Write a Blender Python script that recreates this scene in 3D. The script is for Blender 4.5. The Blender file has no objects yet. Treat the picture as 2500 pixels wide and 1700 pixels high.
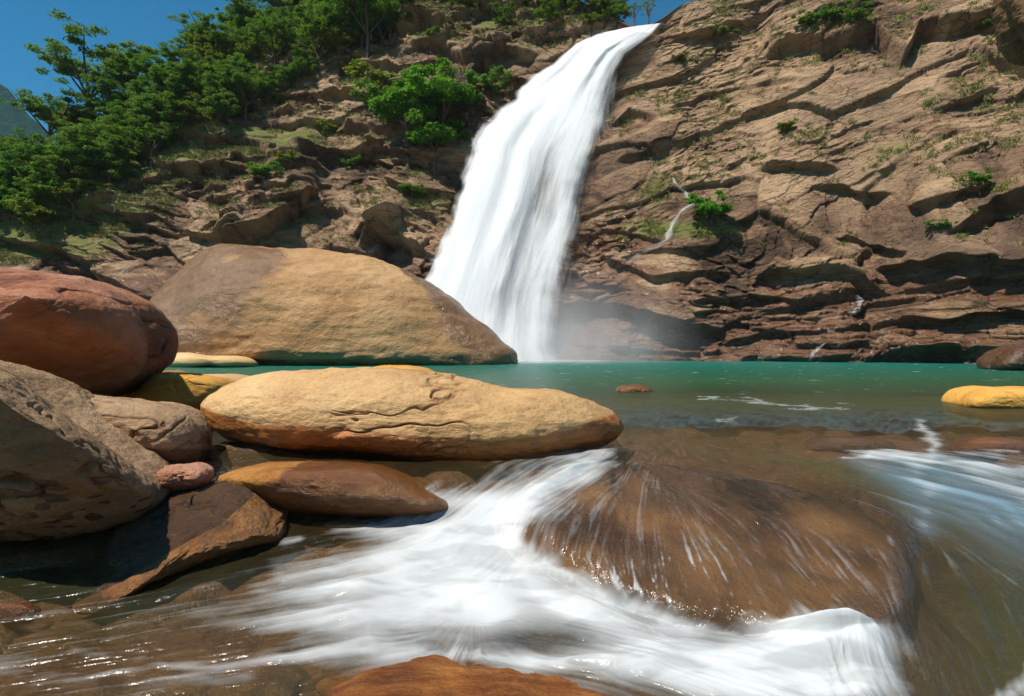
import bpy, math, random
import numpy as np
random.seed(7)
rng = np.random.default_rng(11)
SC = bpy.context.scene
COL = SC.collection
# ------------------------------------------------------------------ camera, sky, sun
F = 1389.0            # focal length in photograph pixels (2500 wide) = 20 mm lens
CAMZ = 0.9            # camera height over the pool; the pool surface is z = 0
cd = bpy.data.cameras.new('camera'); cam = bpy.data.objects.new('camera', cd); COL.objects.link(cam)
cd.sensor_width = 36; cd.lens = F / 2500 * 36; cd.clip_start = 0.05; cd.clip_end = 5000
cam.location = (0, 0, CAMZ); cam.rotation_euler = (math.radians(90), 0, 0)
SC.camera = cam
SUN = np.array([-0.40, -0.30, 0.86]); SUN = SUN / np.linalg.norm(SUN)
W = bpy.data.worlds.new('World'); SC.world = W; W.use_nodes = True
nt = W.node_tree; bg = nt.nodes['Background']
sky = nt.nodes.new('ShaderNodeTexSky'); sky.sky_type = 'NISHITA'; sky.sun_disc = False
sky.sun_elevation = math.asin(SUN[2]); sky.sun_rotation = math.atan2(SUN[0], SUN[1])
sky.air_density = 1.0; sky.dust_density = 0.2; sky.ozone_density = 3.0
hs = nt.nodes.new('ShaderNodeHueSaturation'); hs.inputs['Saturation'].default_value = 1.65; hs.inputs['Hue'].default_value = 0.485
nt.links.new(sky.outputs[0], hs.inputs['Color']); nt.links.new(hs.outputs[0], bg.inputs[0]); bg.inputs[1].default_value = 0.078
sl = bpy.data.lights.new('sun', 'SUN'); sl.energy = 5.0; sl.angle = math.radians(0.53); sl.color = (1, 0.93, 0.81)
so = bpy.data.objects.new('sun', sl); COL.objects.link(so)
from mathutils import Vector
so.rotation_euler = Vector(SUN).to_track_quat('Z', 'Y').to_euler()
SC.view_settings.view_transform = 'Standard'; SC.view_settings.look = 'None'
SC.view_settings.exposure = 0.42; SC.view_settings.gamma = 1
SC.render.engine = 'CYCLES'
cy = SC.cycles; cy.transparent_max_bounces = 40; cy.max_bounces = 8; cy.diffuse_bounces = 3; cy.glossy_bounces = 3
cy.transmission_bounces = 4; cy.volume_bounces = 1; cy.sample_clamp_indirect = 6; cy.use_denoising = True
cy.caustics_reflective = False; cy.caustics_refractive = False

# ------------------------------------------------------------------ numeric helpers
def px2x(px, Y): return (np.asarray(px) - 1250) / F * Y
def py2z(py, Y): return CAMZ - (np.asarray(py) - 850) / F * Y
def sm(a, b, x): t = np.clip((x - a) / (b - a), 0, 1); return t * t * (3 - 2 * t)
def hsh(*k):
    h = np.full(np.broadcast(*k).shape, 2166136261, np.uint32)
    for i, v in enumerate(k):
        v = np.asarray(v).astype(np.int64).astype(np.uint32)
        h = (h ^ (v * np.uint32(2654435761) + np.uint32(0x9e3779b9 + 977 * i & 0xffffffff))) * np.uint32(16777619)
        h ^= h >> np.uint32(13)
    h = h * np.uint32(0x85ebca6b); h ^= h >> np.uint32(16)
    return h.astype(np.float32) / np.float32(4294967295.)
def vn3(x, y, z, s=0):
    xi, yi, zi = np.floor(x), np.floor(y), np.floor(z); u, v, w = x - xi, y - yi, z - zi
    u = u * u * (3 - 2 * u); v = v * v * (3 - 2 * v); w = w * w * (3 - 2 * w); r = 0
    for i in (0, 1):
        for j in (0, 1):
            for k in (0, 1):
                r = r + hsh(xi + i, yi + j, zi + k, s) * (u if i else 1 - u) * (v if j else 1 - v) * (w if k else 1 - w)
    return r * 2 - 1
def vn2(x, y, s=0):
    xi, yi = np.floor(x), np.floor(y); u, v = x - xi, y - yi
    u = u * u * (3 - 2 * u); v = v * v * (3 - 2 * v); r = 0
    for i in (0, 1):
        for j in (0, 1):
            r = r + hsh(xi + i, yi + j, s) * (u if i else 1 - u) * (v if j else 1 - v)
    return r * 2 - 1
def fbm3(x, y, z, o=4, s=0):
    r = 0; a = 1; n = 0
    for i in range(o): r = r + a * vn3(x, y, z, s + i); n += a; a *= .5; x, y, z = x * 2.03 + 3.1, y * 2.03 + 1.7, z * 2.03
    return r / n * 1.6
def fbm2(x, y, o=4, s=0):
    r = 0; a = 1; n = 0
    for i in range(o): r = r + a * vn2(x, y, s + i); n += a; a *= .5; x, y = x * 2.03 + 3.1, y * 2.03 + 1.7
    return r / n * 1.6
def vor2(x, y, s=0):
    """nearest cell: returns (f1, f2, dx, dy to the centre, cell hashes a b c)"""
    xi, yi = np.floor(x), np.floor(y)
    f1 = np.full(x.shape, 9., np.float32); f2 = f1.copy(); dx = np.zeros_like(f1); dy = dx.copy(); cx = dx.copy(); cyy = dx.copy()
    for i in (-1, 0, 1):
        for j in (-1, 0, 1):
            a, b = xi + i, yi + j
            ox = a + .1 + .8 * hsh(a, b, s); oy = b + .1 + .8 * hsh(a, b, s + 71)
            ex, ey = x - ox, y - oy; d = ex * ex + ey * ey
            m = d < f1
            f2 = np.where(m, f1, np.minimum(f2, d)); f1 = np.where(m, d, f1)
            dx = np.where(m, ex, dx); dy = np.where(m, ey, dy); cx = np.where(m, a, cx); cyy = np.where(m, b, cyy)
    return np.sqrt(f1), np.sqrt(f2), dx, dy, hsh(cx, cyy, s + 5), hsh(cx, cyy, s + 6), hsh(cx, cyy, s + 7)
def facets(x, y, s, tilt, bias):
    f1, f2, dx, dy, a, b, c = vor2(x, y, s)
    return (a - .5) + (b - .5) * 2 * tilt * dx - bias * dy * (.4 + c) - .35 * np.exp(-(f2 - f1) * 14), a, f2 - f1
def gmesh(name, V, nu, nv, mat, parent=None, attrs=None, loc=None, closeu=False, smooth=True):
    """grid mesh from V (nv rows, nu columns)"""
    V = np.asarray(V, np.float32).reshape(nv, nu, 3)
    loc = np.zeros(3) if loc is None else np.array(loc, float)
    idx = np.arange(nu * nv).reshape(nv, nu)
    if closeu: idx = np.concatenate([idx, idx[:, :1]], 1)
    q = np.stack([idx[:-1, :-1], idx[:-1, 1:], idx[1:, 1:], idx[1:, :-1]], -1).reshape(-1, 4)
    return qmesh(name, V.reshape(-1, 3), q, mat, parent, attrs, loc, smooth)
def qmesh(name, V, q, mat, parent=None, attrs=None, loc=None, smooth=True):
    me = bpy.data.meshes.new(name); V = np.asarray(V, np.float32)
    if loc is not None: V = V - np.array(loc, np.float32)
    k = q.shape[1]
    me.vertices.add(len(V)); me.vertices.foreach_set('co', V.ravel())
    me.loops.add(q.size); me.loops.foreach_set('vertex_index', q.ravel().astype(np.int32))
    me.polygons.add(len(q)); me.polygons.foreach_set('loop_start', np.arange(0, q.size, k, dtype=np.int32))
    me.polygons.foreach_set('loop_total', np.full(len(q), k, np.int32))
    me.polygons.foreach_set('use_smooth', np.full(len(q), smooth))
    me.update(); me.validate()
    for n, d in (attrs or {}).items():
        a = me.attributes.new(n, 'FLOAT', 'POINT'); a.data.foreach_set('value', np.asarray(d, np.float32).ravel())
    me.materials.append(mat)
    o = bpy.data.objects.new(name, me); COL.objects.link(o)
    if loc is not None: o.location = [float(c) for c in loc]
    if parent is not None: o.parent = parent; o.location = [float(a - b) for a, b in zip(o.location, parent.location)] if loc is not None else (0, 0, 0)
    return o
def tag(o, label=None, cat=None, group=None, kind=None):
    if label: o['label'] = label
    if cat: o['category'] = cat
    if group: o['group'] = group
    if kind: o['kind'] = kind
    return o
def inpoly(px, py, poly):
    px, py = np.asarray(px, float), np.asarray(py, float); r = np.zeros(px.shape, bool); n = len(poly)
    for i in range(n):
        x1, y1 = poly[i]; x2, y2 = poly[(i + 1) % n]
        c = ((y1 > py) != (y2 > py)) & (px < (x2 - x1) * (py - y1) / ((y2 - y1) or 1e-9) + x1); r ^= c
    return r

# ------------------------------------------------------------------ node helpers
class Mat:
    def __init__(s, name):
        s.m = bpy.data.materials.new(name); s.m.use_nodes = True; s.t = s.m.node_tree; s.t.nodes.clear()
        s.out = s.t.nodes.new('ShaderNodeOutputMaterial'); s.tc = s.t.nodes.new('ShaderNodeTexCoord')
    def n(s, ty, **k):
        nd = s.t.nodes.new('ShaderNode' + ty)
        for a, v in k.items(): setattr(nd, a, v)
        return nd
    def put(s, nd, key, v):
        i = nd.inputs[key]
        if isinstance(v, bpy.types.NodeSocket): s.t.links.new(v, i)
        elif v is not None: i.default_value = (tuple(v) + (1,) if isinstance(v, tuple) and len(v) == 3 and i.type == 'RGBA' else v)
    def math(s, op, a, b=None, c=None, clamp=False):
        nd = s.n('Math', operation=op, use_clamp=clamp); s.put(nd, 0, a)
        if b is not None: s.put(nd, 1, b)
        if c is not None: s.put(nd, 2, c)
        return nd.outputs[0]
    def attr(s, name): return s.n('Attribute', attribute_name=name).outputs['Fac']
    def co(s, sx=1, sy=1, sz=1, rot=(0, 0, 0)):
        mp = s.n('Mapping'); s.put(mp, 0, s.tc.outputs['Object']); mp.inputs['Scale'].default_value = (sx, sy, sz); mp.inputs['Rotation'].default_value = rot
        return mp.outputs[0]
    def noise(s, scale, det=6, rough=.6, vec=None, dist=0):
        nd = s.n('TexNoise'); s.put(nd, 'Vector', vec or s.tc.outputs['Object']); s.put(nd, 'Scale', scale); s.put(nd, 'Detail', det); s.put(nd, 'Roughness', rough); s.put(nd, 'Distortion', dist)
        return nd.outputs['Fac']
    def vor(s, scale, vec=None, feature='F1', rnd=1):
        nd = s.n('TexVoronoi', feature=feature); s.put(nd, 'Vector', vec or s.tc.outputs['Object']); s.put(nd, 'Scale', scale); return nd.outputs['Distance']
    def ramp(s, f, stops):
        nd = s.n('ValToRGB'); s.put(nd, 0, f); e = nd.color_ramp.elements
        while len(e) < len(stops): e.new(.5)
        for i, (p, c) in enumerate(stops): e[i].position = p; e[i].color = (tuple(c) if isinstance(c, (tuple, list)) else (c,) * 3) + (1,)
        return nd.outputs[0]
    def mix(s, f, a, b, mode='MIX'):
        nd = s.n('Mix', data_type='RGBA', blend_type=mode); s.put(nd, 0, f); s.put(nd, 6, a); s.put(nd, 7, b); return nd.outputs[2]
    def mapr(s, v, a, b, c=0, d=1, smooth=False):
        nd = s.n('MapRange'); nd.interpolation_type = 'SMOOTHSTEP' if smooth else 'LINEAR'
        for i, x in enumerate((v, a, b, c, d)): s.put(nd, i, x)
        return nd.outputs[0]
    def bump(s, h, st, dist, nrm=None):
        nd = s.n('Bump'); s.put(nd, 'Height', h); s.put(nd, 'Strength', st); s.put(nd, 'Distance', dist)
        if nrm: s.put(nd, 'Normal', nrm)
        return nd.outputs[0]
    def pr(s, **k):
        nd = s.n('BsdfPrincipled')
        for a, v in k.items(): s.put(nd, a.replace('_', ' '), v)
        return nd.outputs[0]
    def mixs(s, f, a, b):
        nd = s.n('MixShader'); s.put(nd, 0, f); s.put(nd, 1, a); s.put(nd, 2, b); return nd.outputs[0]
    def surf(s, sh): s.t.links.new(sh, s.out.inputs[0]); return s.m

def rock_mat(name, cols, scale, bumpd, wetcol=(.16, .05, .012), stainc=(.3, .13, .035), rough=.8, streak=(1, 1, 2.5), rot=(0, 0, 0), pit=1.0, moss=(.07, .1, .015), crk=0):
    """cols: dark, mid, light rock; attributes wet (0..1), tone (0..1), moss (0..1) come from the mesh"""
    M = Mat(name); v = M.co(*streak, rot=rot)
    a = M.noise(scale, 8, .62, v, .6); b = M.noise(scale * 5.5, 8, .7, v, .3); c = M.noise(scale * 26, 5, .7)
    tone = M.attr('tone')
    f = M.math('ADD', M.math('MULTIPLY', a, .75), M.math('ADD', M.math('MULTIPLY', b, .35), M.math('MULTIPLY', M.math('SUBTRACT', tone, .5), .55)))
    col = M.ramp(f, [(.3, cols[0]), (.52, cols[1]), (.78, cols[2])])
    col = M.mix(.35, col, M.ramp(c, [(.3, .35), (.5, .9), (.7, 1.25)]), 'MULTIPLY')
    big = M.noise(scale * .35, 3, .5, v); col = M.mix(M.mapr(big, .45, .7, 0, .55), col, stainc)
    wet = M.mapr(M.math('ADD', M.attr('wet'), M.math('MULTIPLY', M.math('SUBTRACT', b, .5), .5)), .4, .6, 0, 1, True)
    col = M.mix(M.math('MULTIPLY', wet, .82), col, M.mix(M.mapr(b, .35, .65), tuple(.45 * x for x in wetcol), wetcol))
    pt = M.math('MULTIPLY', M.mapr(M.vor(scale * 11, v), .10, .2, 1, 0), M.mapr(M.noise(scale * 2.2, 3, .5), .55, .68, 0, 1))
    col = M.mix(M.math('MULTIPLY', pt, .6 * pit), col, tuple(.35 * x for x in cols[0]))
    if crk:
        nz_ = M.n('TexNoise'); M.put(nz_, 'Vector', v); M.put(nz_, 'Scale', 1.1); M.put(nz_, 'Detail', 4)
        vm = M.n('VectorMath', operation='MULTIPLY_ADD'); M.put(vm, 0, nz_.outputs['Color']); vm.inputs[1].default_value = (.9, .9, .9); M.put(vm, 2, v)
        ck = M.math('MULTIPLY', M.mapr(M.vor(.75, vm.outputs[0], 'DISTANCE_TO_EDGE'), .004, .035, 1, 0), M.mapr(M.noise(.5, 3, .5), .45, .6, 0, 1))
        ck2 = M.math('MULTIPLY', M.mapr(M.vor(2.4, vm.outputs[0], 'DISTANCE_TO_EDGE'), .004, .04, 1, 0), M.mapr(M.noise(.9, 3, .5), .5, .62, 0, 1))
        ck = M.math('MAXIMUM', ck, M.math('MULTIPLY', ck2, .7)); col = M.mix(M.math('MULTIPLY', ck, crk), col, (.02, .012, .008))
    gr_ = M.noise(scale * 110, 3, .8); col = M.mix(.3, col, M.ramp(gr_, [(.3, .55), (.7, 1.35)]), 'MULTIPLY')
    pale = M.mapr(M.noise(scale * 1.7, 6, .7, v, 1.2), .6, .72, 0, .3); col = M.mix(pale, col, tuple(min(.8, x * 1.15 + .03) for x in cols[2]))
    mo = M.mapr(M.math('ADD', M.attr('moss'), M.math('MULTIPLY', M.math('SUBTRACT', c, .5), 1.2)), .45, .75, 0, .9, True)
    col = M.mix(mo, col, moss)
    fine = M.noise(scale * 60, 4, .7)
    cr = M.mapr(M.vor(scale * 4, M.n('Mapping').outputs[0] if False else M.co(streak[0], streak[1], streak[2] * 1.8, rot=rot), 'DISTANCE_TO_EDGE'), 0, .06, 0, 1)
    h = M.math('ADD', M.math('ADD', M.math('MULTIPLY', a, 1.4), M.math('MULTIPLY', b, .7)), M.math('ADD', M.math('MULTIPLY', c, .34 * pit), M.math('MULTIPLY', fine, .08 * pit)))
    h = M.math('ADD', M.math('SUBTRACT', h, M.math('MULTIPLY', pt, .25)), M.math('MULTIPLY', cr, .05))
    if crk: h = M.math('SUBTRACT', h, M.math('MULTIPLY', ck, .5))
    nb = M.bump(h, .9, bumpd)
    ro = M.math('SUBTRACT', rough, M.math('MULTIPLY', wet, rough - .2))
    return M.surf(M.pr(Base_Color=col, Roughness=ro, Normal=nb, Specular_IOR_Level=M.math('ADD', .25, M.math('MULTIPLY', wet, .35))))

# ------------------------------------------------------------------ cliff wall (one surface, cut in two behind the fall)
def interp(px, pts): p = np.array(pts, float); return np.interp(px, p[:, 0], p[:, 1])
def smoothi(px, pts, w=60):
    return sum(interp(px + d, pts) * g for d, g in zip((-w, -w / 2, 0, w / 2, w), (.1, .2, .4, .2, .1)))
DB = [(-400, 46), (0, 43), (350, 41), (900, 43), (1150, 44.5), (1300, 45), (1420, 42.5), (1700, 38.5), (2000, 35), (2300, 31), (2500, 29), (2900, 25)]
LN = [(-400, .8), (0, .8), (500, .72), (900, .6), (1250, .42), (1600, .42), (2000, .45), (2900, .5)]
TOP = [(-400, 520), (0, 405), (120, 350), (210, 295), (350, 225), (500, 130), (650, 50), (750, -40), (900, -80), (1100, -70), (1300, -40), (1400, -5), (1500, 45), (1545, 72), (1590, 70), (1615, 60), (1660, 38), (1700, 15), (1760, -8), (1900, -120), (2100, -200), (2900, -260)]
LEDGES = [([(1871, 128), (1929, 112), (2026, 108), (2134, 89), (2200, 150), (2239, 85), (2394, 70), (2460, 90)], 3.0, 90), ([(1972, 58), (2060, 45), (2123, 39)], 1.6, 40),
  ([(1850, 206), (1900, 204), (1965, 205)], .9, 40), ([(2380, 120), (2440, 165), (2560, 190)], 2, 50), ([(1860, 412), (1930, 403), (1968, 395), (2030, 412)], 1.8, 45),
  ([(1985, 461), (2065, 461), (2165, 474)], 1.2, 40), ([(2225, 509), (2316, 488), (2413, 461)], 1.5, 50), ([(2330, 556), (2405, 530), (2500, 496), (2650, 470)], 3, 70),
  ([(2030, 589), (2142, 593), (2210, 618)], 1.2, 35), ([(2150, 658), (2297, 639), (2471, 639), (2700, 640)], 2.2, 50), ([(1860, 682), (1987, 664), (2065, 678), (2150, 715)], 2.4, 55),
  ([(1480, 640), (1600, 678), (1716, 666), (1780, 670)], 1.4, 40), ([(2204, 782), (2375, 775), (2490, 759), (2700, 750)], 1.8, 45), ([(1774, 837), (1852, 821), (1935, 821)], 1.2, 40),
  ([(1685, 742), (1760, 732), (1860, 736)], 1.2, 35), ([(1400, 590), (1500, 570), (1620, 585)], .9, 40), ([(1500, 800), (1620, 790), (1700, 800)], .9, 30),
  ([(660, 412), (736, 403), (800, 420)], 1.5, 40), ([(560, 590), (639, 562), (697, 534), (765, 486)], 3.2, 75), ([(215, 505), (271, 500), (300, 505)], 1.6, 35),
  ([(1150, 162), (1218, 128), (1300, 139)], 2, 60), ([(890, 610), (930, 575), (990, 536)], 2.8, 80), ([(1498, 303), (1536, 283), (1595, 294)], 1.8, 50),
  ([(1505, 392), (1598, 364), (1640, 370)], 1.3, 50), ([(840, 308), (947, 329), (1000, 330)], 1.8, 50), ([(715, 368), (785, 385), (830, 380)], 1.5, 40),
  ([(1000, 60), (1060, 55), (1120, 75)], 1.8, 40), ([(300, 545), (380, 530), (440, 560)], 1.2, 35), ([(1560, 95), (1640, 80), (1740, 70), (1800, 90)], 1.2, 45), ([(430, 470), (500, 455), (560, 470)], 1.2, 35)]
nu, nvr, npl = 1560, 900, 40
ax = np.linspace(-380, 2860, nu, dtype=np.float32)
db, ln, tp = smoothi(ax, DB, 120), smoothi(ax, LN, 120), smoothi(ax, TOP, 24)
db = db + 1.2 * vn2(ax / 170, ax * 0 + 3.3, 5)
k = (850 - tp) / F; ztop = (CAMZ + k * db) / (1 - k * ln)
v = np.linspace(0, 1, nvr)[:, None]
Z = -1.2 + (ztop[None] + 1.2) * v; Y = db[None] + ln[None] * np.maximum(Z, 0) + 0 * Z
w = np.linspace(0, 1, npl + 1)[1:, None]
Z = np.concatenate([Z, ztop[None] + 1.5 * (1 - np.exp(-4 * w)) - 2 * w], 0); Y = np.concatenate([Y, Y[-1:] + 45 * w ** 1.4], 0)
nv = nvr + npl
Y = Y + 1.4 * fbm2(np.broadcast_to(ax / 210, Y.shape), Z / 8.0, 2, 40)
X = px2x(ax[None], Y)
def normals(X, Y, Z):
    P = np.stack([X, Y, Z], -1); du = np.gradient(P, axis=1); dv = np.gradient(P, axis=0); n = np.cross(du, dv); return n / (np.linalg.norm(n, axis=-1, keepdims=True) + 1e-9)
N = normals(X, Y, Z)
PY = 850 - (Z - CAMZ) / Y * F; PX = np.broadcast_to(ax[None], PY.shape)
s_, t_ = X.copy(), Z * np.sqrt(1 + ln[None] ** 2)
wx = fbm2(s_ / 6, t_ / 5, 2, 1) * .9; wy = fbm2(s_ / 9, t_ / 7, 2, 9) * .75 + .10 * fbm2(s_ / 1.1, t_ / 1.1, 2, 19)
right = sm(1250, 1500, PX); dip = .30 * right * sm(800, 300, PY) - .22 * (1 - right)
tt = t_ - dip * s_ + wy; ss = s_ + wx
d1, c1, e1 = facets(ss / (6 + 2 * right), tt / (4.0 - .2 * right), 3, 1.3, 1.1)
d2, c2, e2 = facets(ss / (2.3 + .9 * right) + .15 * d1, tt / (1.9 - .9 * right * sm(560, 720, PY)), 17, 1.3, 1.0)
d3, c3, e3 = facets(ss / 1.1 + .4 * d2, tt / (.75 - .25 * right), 31, 1.1, 1.0)
d4, c4, e4 = facets((s_ + .3 * wx) / .4, (t_ - dip * s_ + .3 * wy) / .2, 47, .8, 1.0)
def vblur(a, r):
    kk = np.hanning(2 * r + 3)[1:-1]; kk /= kk.sum(); out = 0
    pad = np.pad(a, ((r, r), (0, 0)), 'edge')
    for q, g in enumerate(kk): out = out + g * pad[q:q + a.shape[0]]
    return out
d1 = vblur(d1, 5); d2 = vblur(d2, 3)
low = sm(560, 720, PY)
slab = right * sm(640, 420, PY)                     # the smoother upper slab on the right
amp = 1 - .5 * slab
pm = .3 + 1.0 * sm(-.25, .35, fbm2(s_ / 5.5, t_ / 4.5, 3, 120)); d2 = d2 * pm; d3 = d3 * pm; d4 = d4 * (.4 + .6 * pm)
D = (.95 - .25 * right) * d1 * amp + (.5 - .12 * right) * d2 * (1 - .45 * slab) + .15 * d3 * (1 - .4 * slab) + .045 * d4 * (1 - .2 * slab)
LP = np.zeros_like(D)
wj = 9 * fbm2(PX / 70, PY / 70, 2, 77)
for pts, A, H in LEDGES:
    p = np.array(pts, float); yl = np.interp(PX, p[:, 0], p[:, 1]) + wj
    tap = sm(p[0, 0] - 25, p[0, 0] + 30, PX) * sm(p[-1, 0] + 25, p[-1, 0] - 30, PX)
    if not tap.any(): continue
    dy = yl - PY
    LP += (.9 - .32 * right) * A * tap * (-.45 * np.exp(-np.abs(dy) / (H * .4)) * (1 - sm(-7, 5, dy)) + np.exp(-np.abs(dy) / H) * sm(-7, 5, dy))
gull = np.exp(-((PX - interp(PY, [(60, 1570), (130, 1460), (260, 1330), (570, 1240), (880, 1230)])) / 110) ** 2) * sm(-60, 40, PY)
D = D * (1 - .75 * gull) + .8 * LP * (1 - gull) - 1.2 * gull
edge = sm(nv - npl - 1, nv - npl - 40, np.arange(nv))[:, None]
D = D * (.35 + .65 * edge)
X, Y, Z = X + N[..., 0] * D, Y + N[..., 1] * D, Z + N[..., 2] * D * .8
Nf = normals(X, Y, Z)
PY = 850 - (Z - CAMZ) / Y * F; PX = 1250 + X / Y * F
tone = .5 + .3 * fbm2(s_ / 5, t_ / 3.5, 4, 71) + .5 * (c2 - .5) + .5 * (c1 - .5) + .25 * (c3 - .5) + .25 * slab - .25 * (1 - e2.clip(0, .1) * 10) * .5
wet = np.clip(1.05 * sm(600, 760, PY) * (.5 + .5 * right) + .8 * np.exp(-((PX - 1430) / 110) ** 2) * sm(100, 300, PY) + .25 * low + .55 * np.exp(-(((PX - 1560) / 90) ** 2 + ((PY - 580) / 110) ** 2)) + .55 * np.exp(-(((PX - 330) / 120) ** 2 + ((PY - 700) / 60) ** 2)), 0, 1)
wet = wet * (.62 + .5 * fbm2(s_ / 2.5, t_ / 1.2, 4, 90))
up = np.clip(Nf[..., 2], 0, 1)
mossm = np.zeros_like(PX)
for (cx, cyy, rx, ry, am) in [(1600, 465, 60, 45, .9), (1700, 560, 90, 25, 1.3), (1560, 560, 60, 30, .6), (1760, 610, 60, 14, .7), (100, 610, 160, 40, .7), (250, 690, 50, 14, .5), (1050, 500, 80, 30, .5), (1500, 230, 90, 18, .6), (1700, 150, 90, 20, .5), (2000, 330, 60, 25, .3), (2370, 250, 120, 40, .5), (2200, 370, 90, 40, .45), (700, 330, 160, 60, .5), (900, 190, 120, 60, .5), (1250, 90, 160, 50, .7), (420, 430, 120, 50, .5), (560, 350, 140, 50, .6), (70, 525, 220, 60, 1.5), (2370, 440, 80, 25, .5), (1800, 230, 140, 20, .35), (2000, 60, 120, 25, .5)]:
    mossm += am * np.exp(-(((PX - cx) / rx) ** 2 + ((PY - cyy) / ry) ** 2))
wood = inpoly(PX, PY, [(-400, 500), (0, 400), (150, 250), (300, 150), (600, 0), (1500, -100), (1560, 60), (1300, 60), (1020, 90), (850, 150), (700, 230), (540, 300), (420, 400), (250, 470), (230, 520), (-400, 580)])
mossm += .5 * wood
moss = np.clip(mossm * (.4 + 1.1 * up) + .25 * sm(.55, .8, up) * sm(640, 560, PY) + .35 * (fbm2(s_ / 3, t_ / 2, 3, 55)) * mossm, 0, 1.2)
m_cliff = rock_mat('cliff_rock', ((.06, .034, .02), (.235, .14, .08), (.42, .28, .165)), .32, .3, wetcol=(.2, .085, .038), stainc=(.17, .11, .075), streak=(1, 1, 2.6), rot=(0, .25, 0), moss=(.12, .15, .025), crk=.75)
CLP = (X, Y, Z, PX, PY)
cut = int(np.searchsorted(ax, 1255))
for nm, a, b in (('left', 0, cut + 1), ('right', cut, nu)):
    sl_ = (slice(None), slice(a, b))
    o = gmesh('cliff', np.stack([X[sl_], Y[sl_], Z[sl_]], -1), b - a, nv, m_cliff, attrs={'wet': wet[sl_], 'tone': tone[sl_], 'moss': moss[sl_]})
    tag(o, {'left': 'broken brown rock slope with scrub left of the waterfall', 'right': 'tall tan and reddish cliff face right of the waterfall, ledges casting dark shadows'}[nm], 'cliff', kind='structure')
def surf(px, py):
    j = int(np.clip(np.searchsorted(ax, px), 0, nu - 1)); c = np.abs(PY[:nvr, j] - py); i = int(np.argmin(c + 0 * c)); return np.array([X[i, j], Y[i, j], Z[i, j]]), Nf[i, j]

# ------------------------------------------------------------------ stream and pool surface
def zbase(Y): return np.interp(Y, [1.2, 2.2, 3.0, 3.5, 3.9, 4.25, 4.55, 4.9, 60], [-.56, -.5, -.44, -.38, -.3, -.16, -.04, 0, 0])
def zgent(Y): return np.interp(Y, [1.2, 2.2, 2.6, 3.0, 3.5, 4.0, 4.6, 4.9, 60], [-.6, -.5, -.42, -.31, -.19, -.1, -.02, 0, 0])
def zb2(X, Y):
    t = sm(1.0, 2.0, X + .45 * (Y - 3.8)); return zbase(Y) * (1 - t) + zgent(Y) * t
_yy = np.linspace(1.2, 12, 4000); _pp = 850 + (CAMZ - zbase(_yy)) / _yy * F
def onwater(px, py):
    Yw = np.interp(-np.asarray(py, float), -_pp, _yy); return px2x(px, Yw), Yw
def smax(a, b, k=.04): h = np.clip(.5 + .5 * (a - b) / k, 0, 1); return b * (1 - h) + a * h + k * h * (1 - h)
def dome_z(X, Y):
    w = .12 * fbm2(X * 1.3, Y * 1.3, 3, 8); rx, ry = X - 1.33, Y - 3.78
    u, v = rx * .82 - ry * .57, rx * .57 + ry * .82
    r2 = (u / np.where(u < 0, 1.78, 1.16)) ** 2 + (v / 1.18) ** 2 + w
    an = np.arctan2(4.75 - Y, X - .85); rad = np.hypot(X - .85, 4.75 - Y)
    cr = vn2(an * 5.5, rad * .25, 91) * .035 + vn2(an * 15, rad * .5, 92) * .014
    el = -.56 + .62 * np.sqrt(np.clip(1 - r2, 0, 1)) ** .9; pl = .0 - .175 * (4.75 - Y) + .05 * fbm2(X * .9, Y * .9, 2, 15)
    return -smax(-el, -pl, .07) + (cr + .012 * fbm2(X * 3.4, Y * 3.4, 4, 2)) * sm(0, .3, 1 - r2) * sm(.1, .6, rad) - .5 * np.clip(r2 - 1, 0, 1.5)
def smax(a, b, k=.04): h = np.clip(.5 + .5 * (a - b) / k, 0, 1); return b * (1 - h) + a * h + k * h * (1 - h)
ARROWS = [(1480, 1110, 1330, 1190), (1330, 1190, 1200, 1260), (1200, 1290, 1120, 1350), (1130, 1350, 980, 1390), (1000, 1290, 800, 1320), (900, 1450, 640, 1492), (700, 1350, 500, 1392),
  (600, 1250, 520, 1270), (500, 1500, 250, 1545), (150, 1620, 0, 1645), (300, 1650, 100, 1678), (700, 1640, 500, 1660), (1250, 1420, 1430, 1480), (1600, 1560, 1850, 1600), (1850, 1600, 2100, 1650), (1300, 1560, 1500, 1600), (1000, 1560, 840, 1585),
  (1300, 1240, 1230, 1330), (1450, 1230, 1410, 1370), (1600, 1280, 1620, 1450), (1750, 1300, 1840, 1460), (1920, 1300, 2060, 1460), (1750, 1160, 1900, 1240), (2000, 1150, 2250, 1240), (2300, 1150, 2500, 1220), (2400, 1280, 2560, 1360),
  (2230, 1330, 2290, 1480), (2300, 1480, 2370, 1680), (2450, 1450, 2540, 1600), (2100, 1560, 2150, 1680), (1900, 1020, 2100, 1040), (2300, 1020, 2500, 1030), (1600, 1050, 1530, 1100), (1700, 980, 1900, 990), (1000, 930, 1200, 935), (1200, 1650, 1400, 1690)]
A_ = np.array(ARROWS, float); ax0, ay0 = onwater(A_[:, 0], A_[:, 1]); ax1, ay1 = onwater(A_[:, 2], A_[:, 3])
av = np.stack([ax1 - ax0, ay1 - ay0], 1); av /= np.linalg.norm(av, axis=1, keepdims=True)
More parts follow.
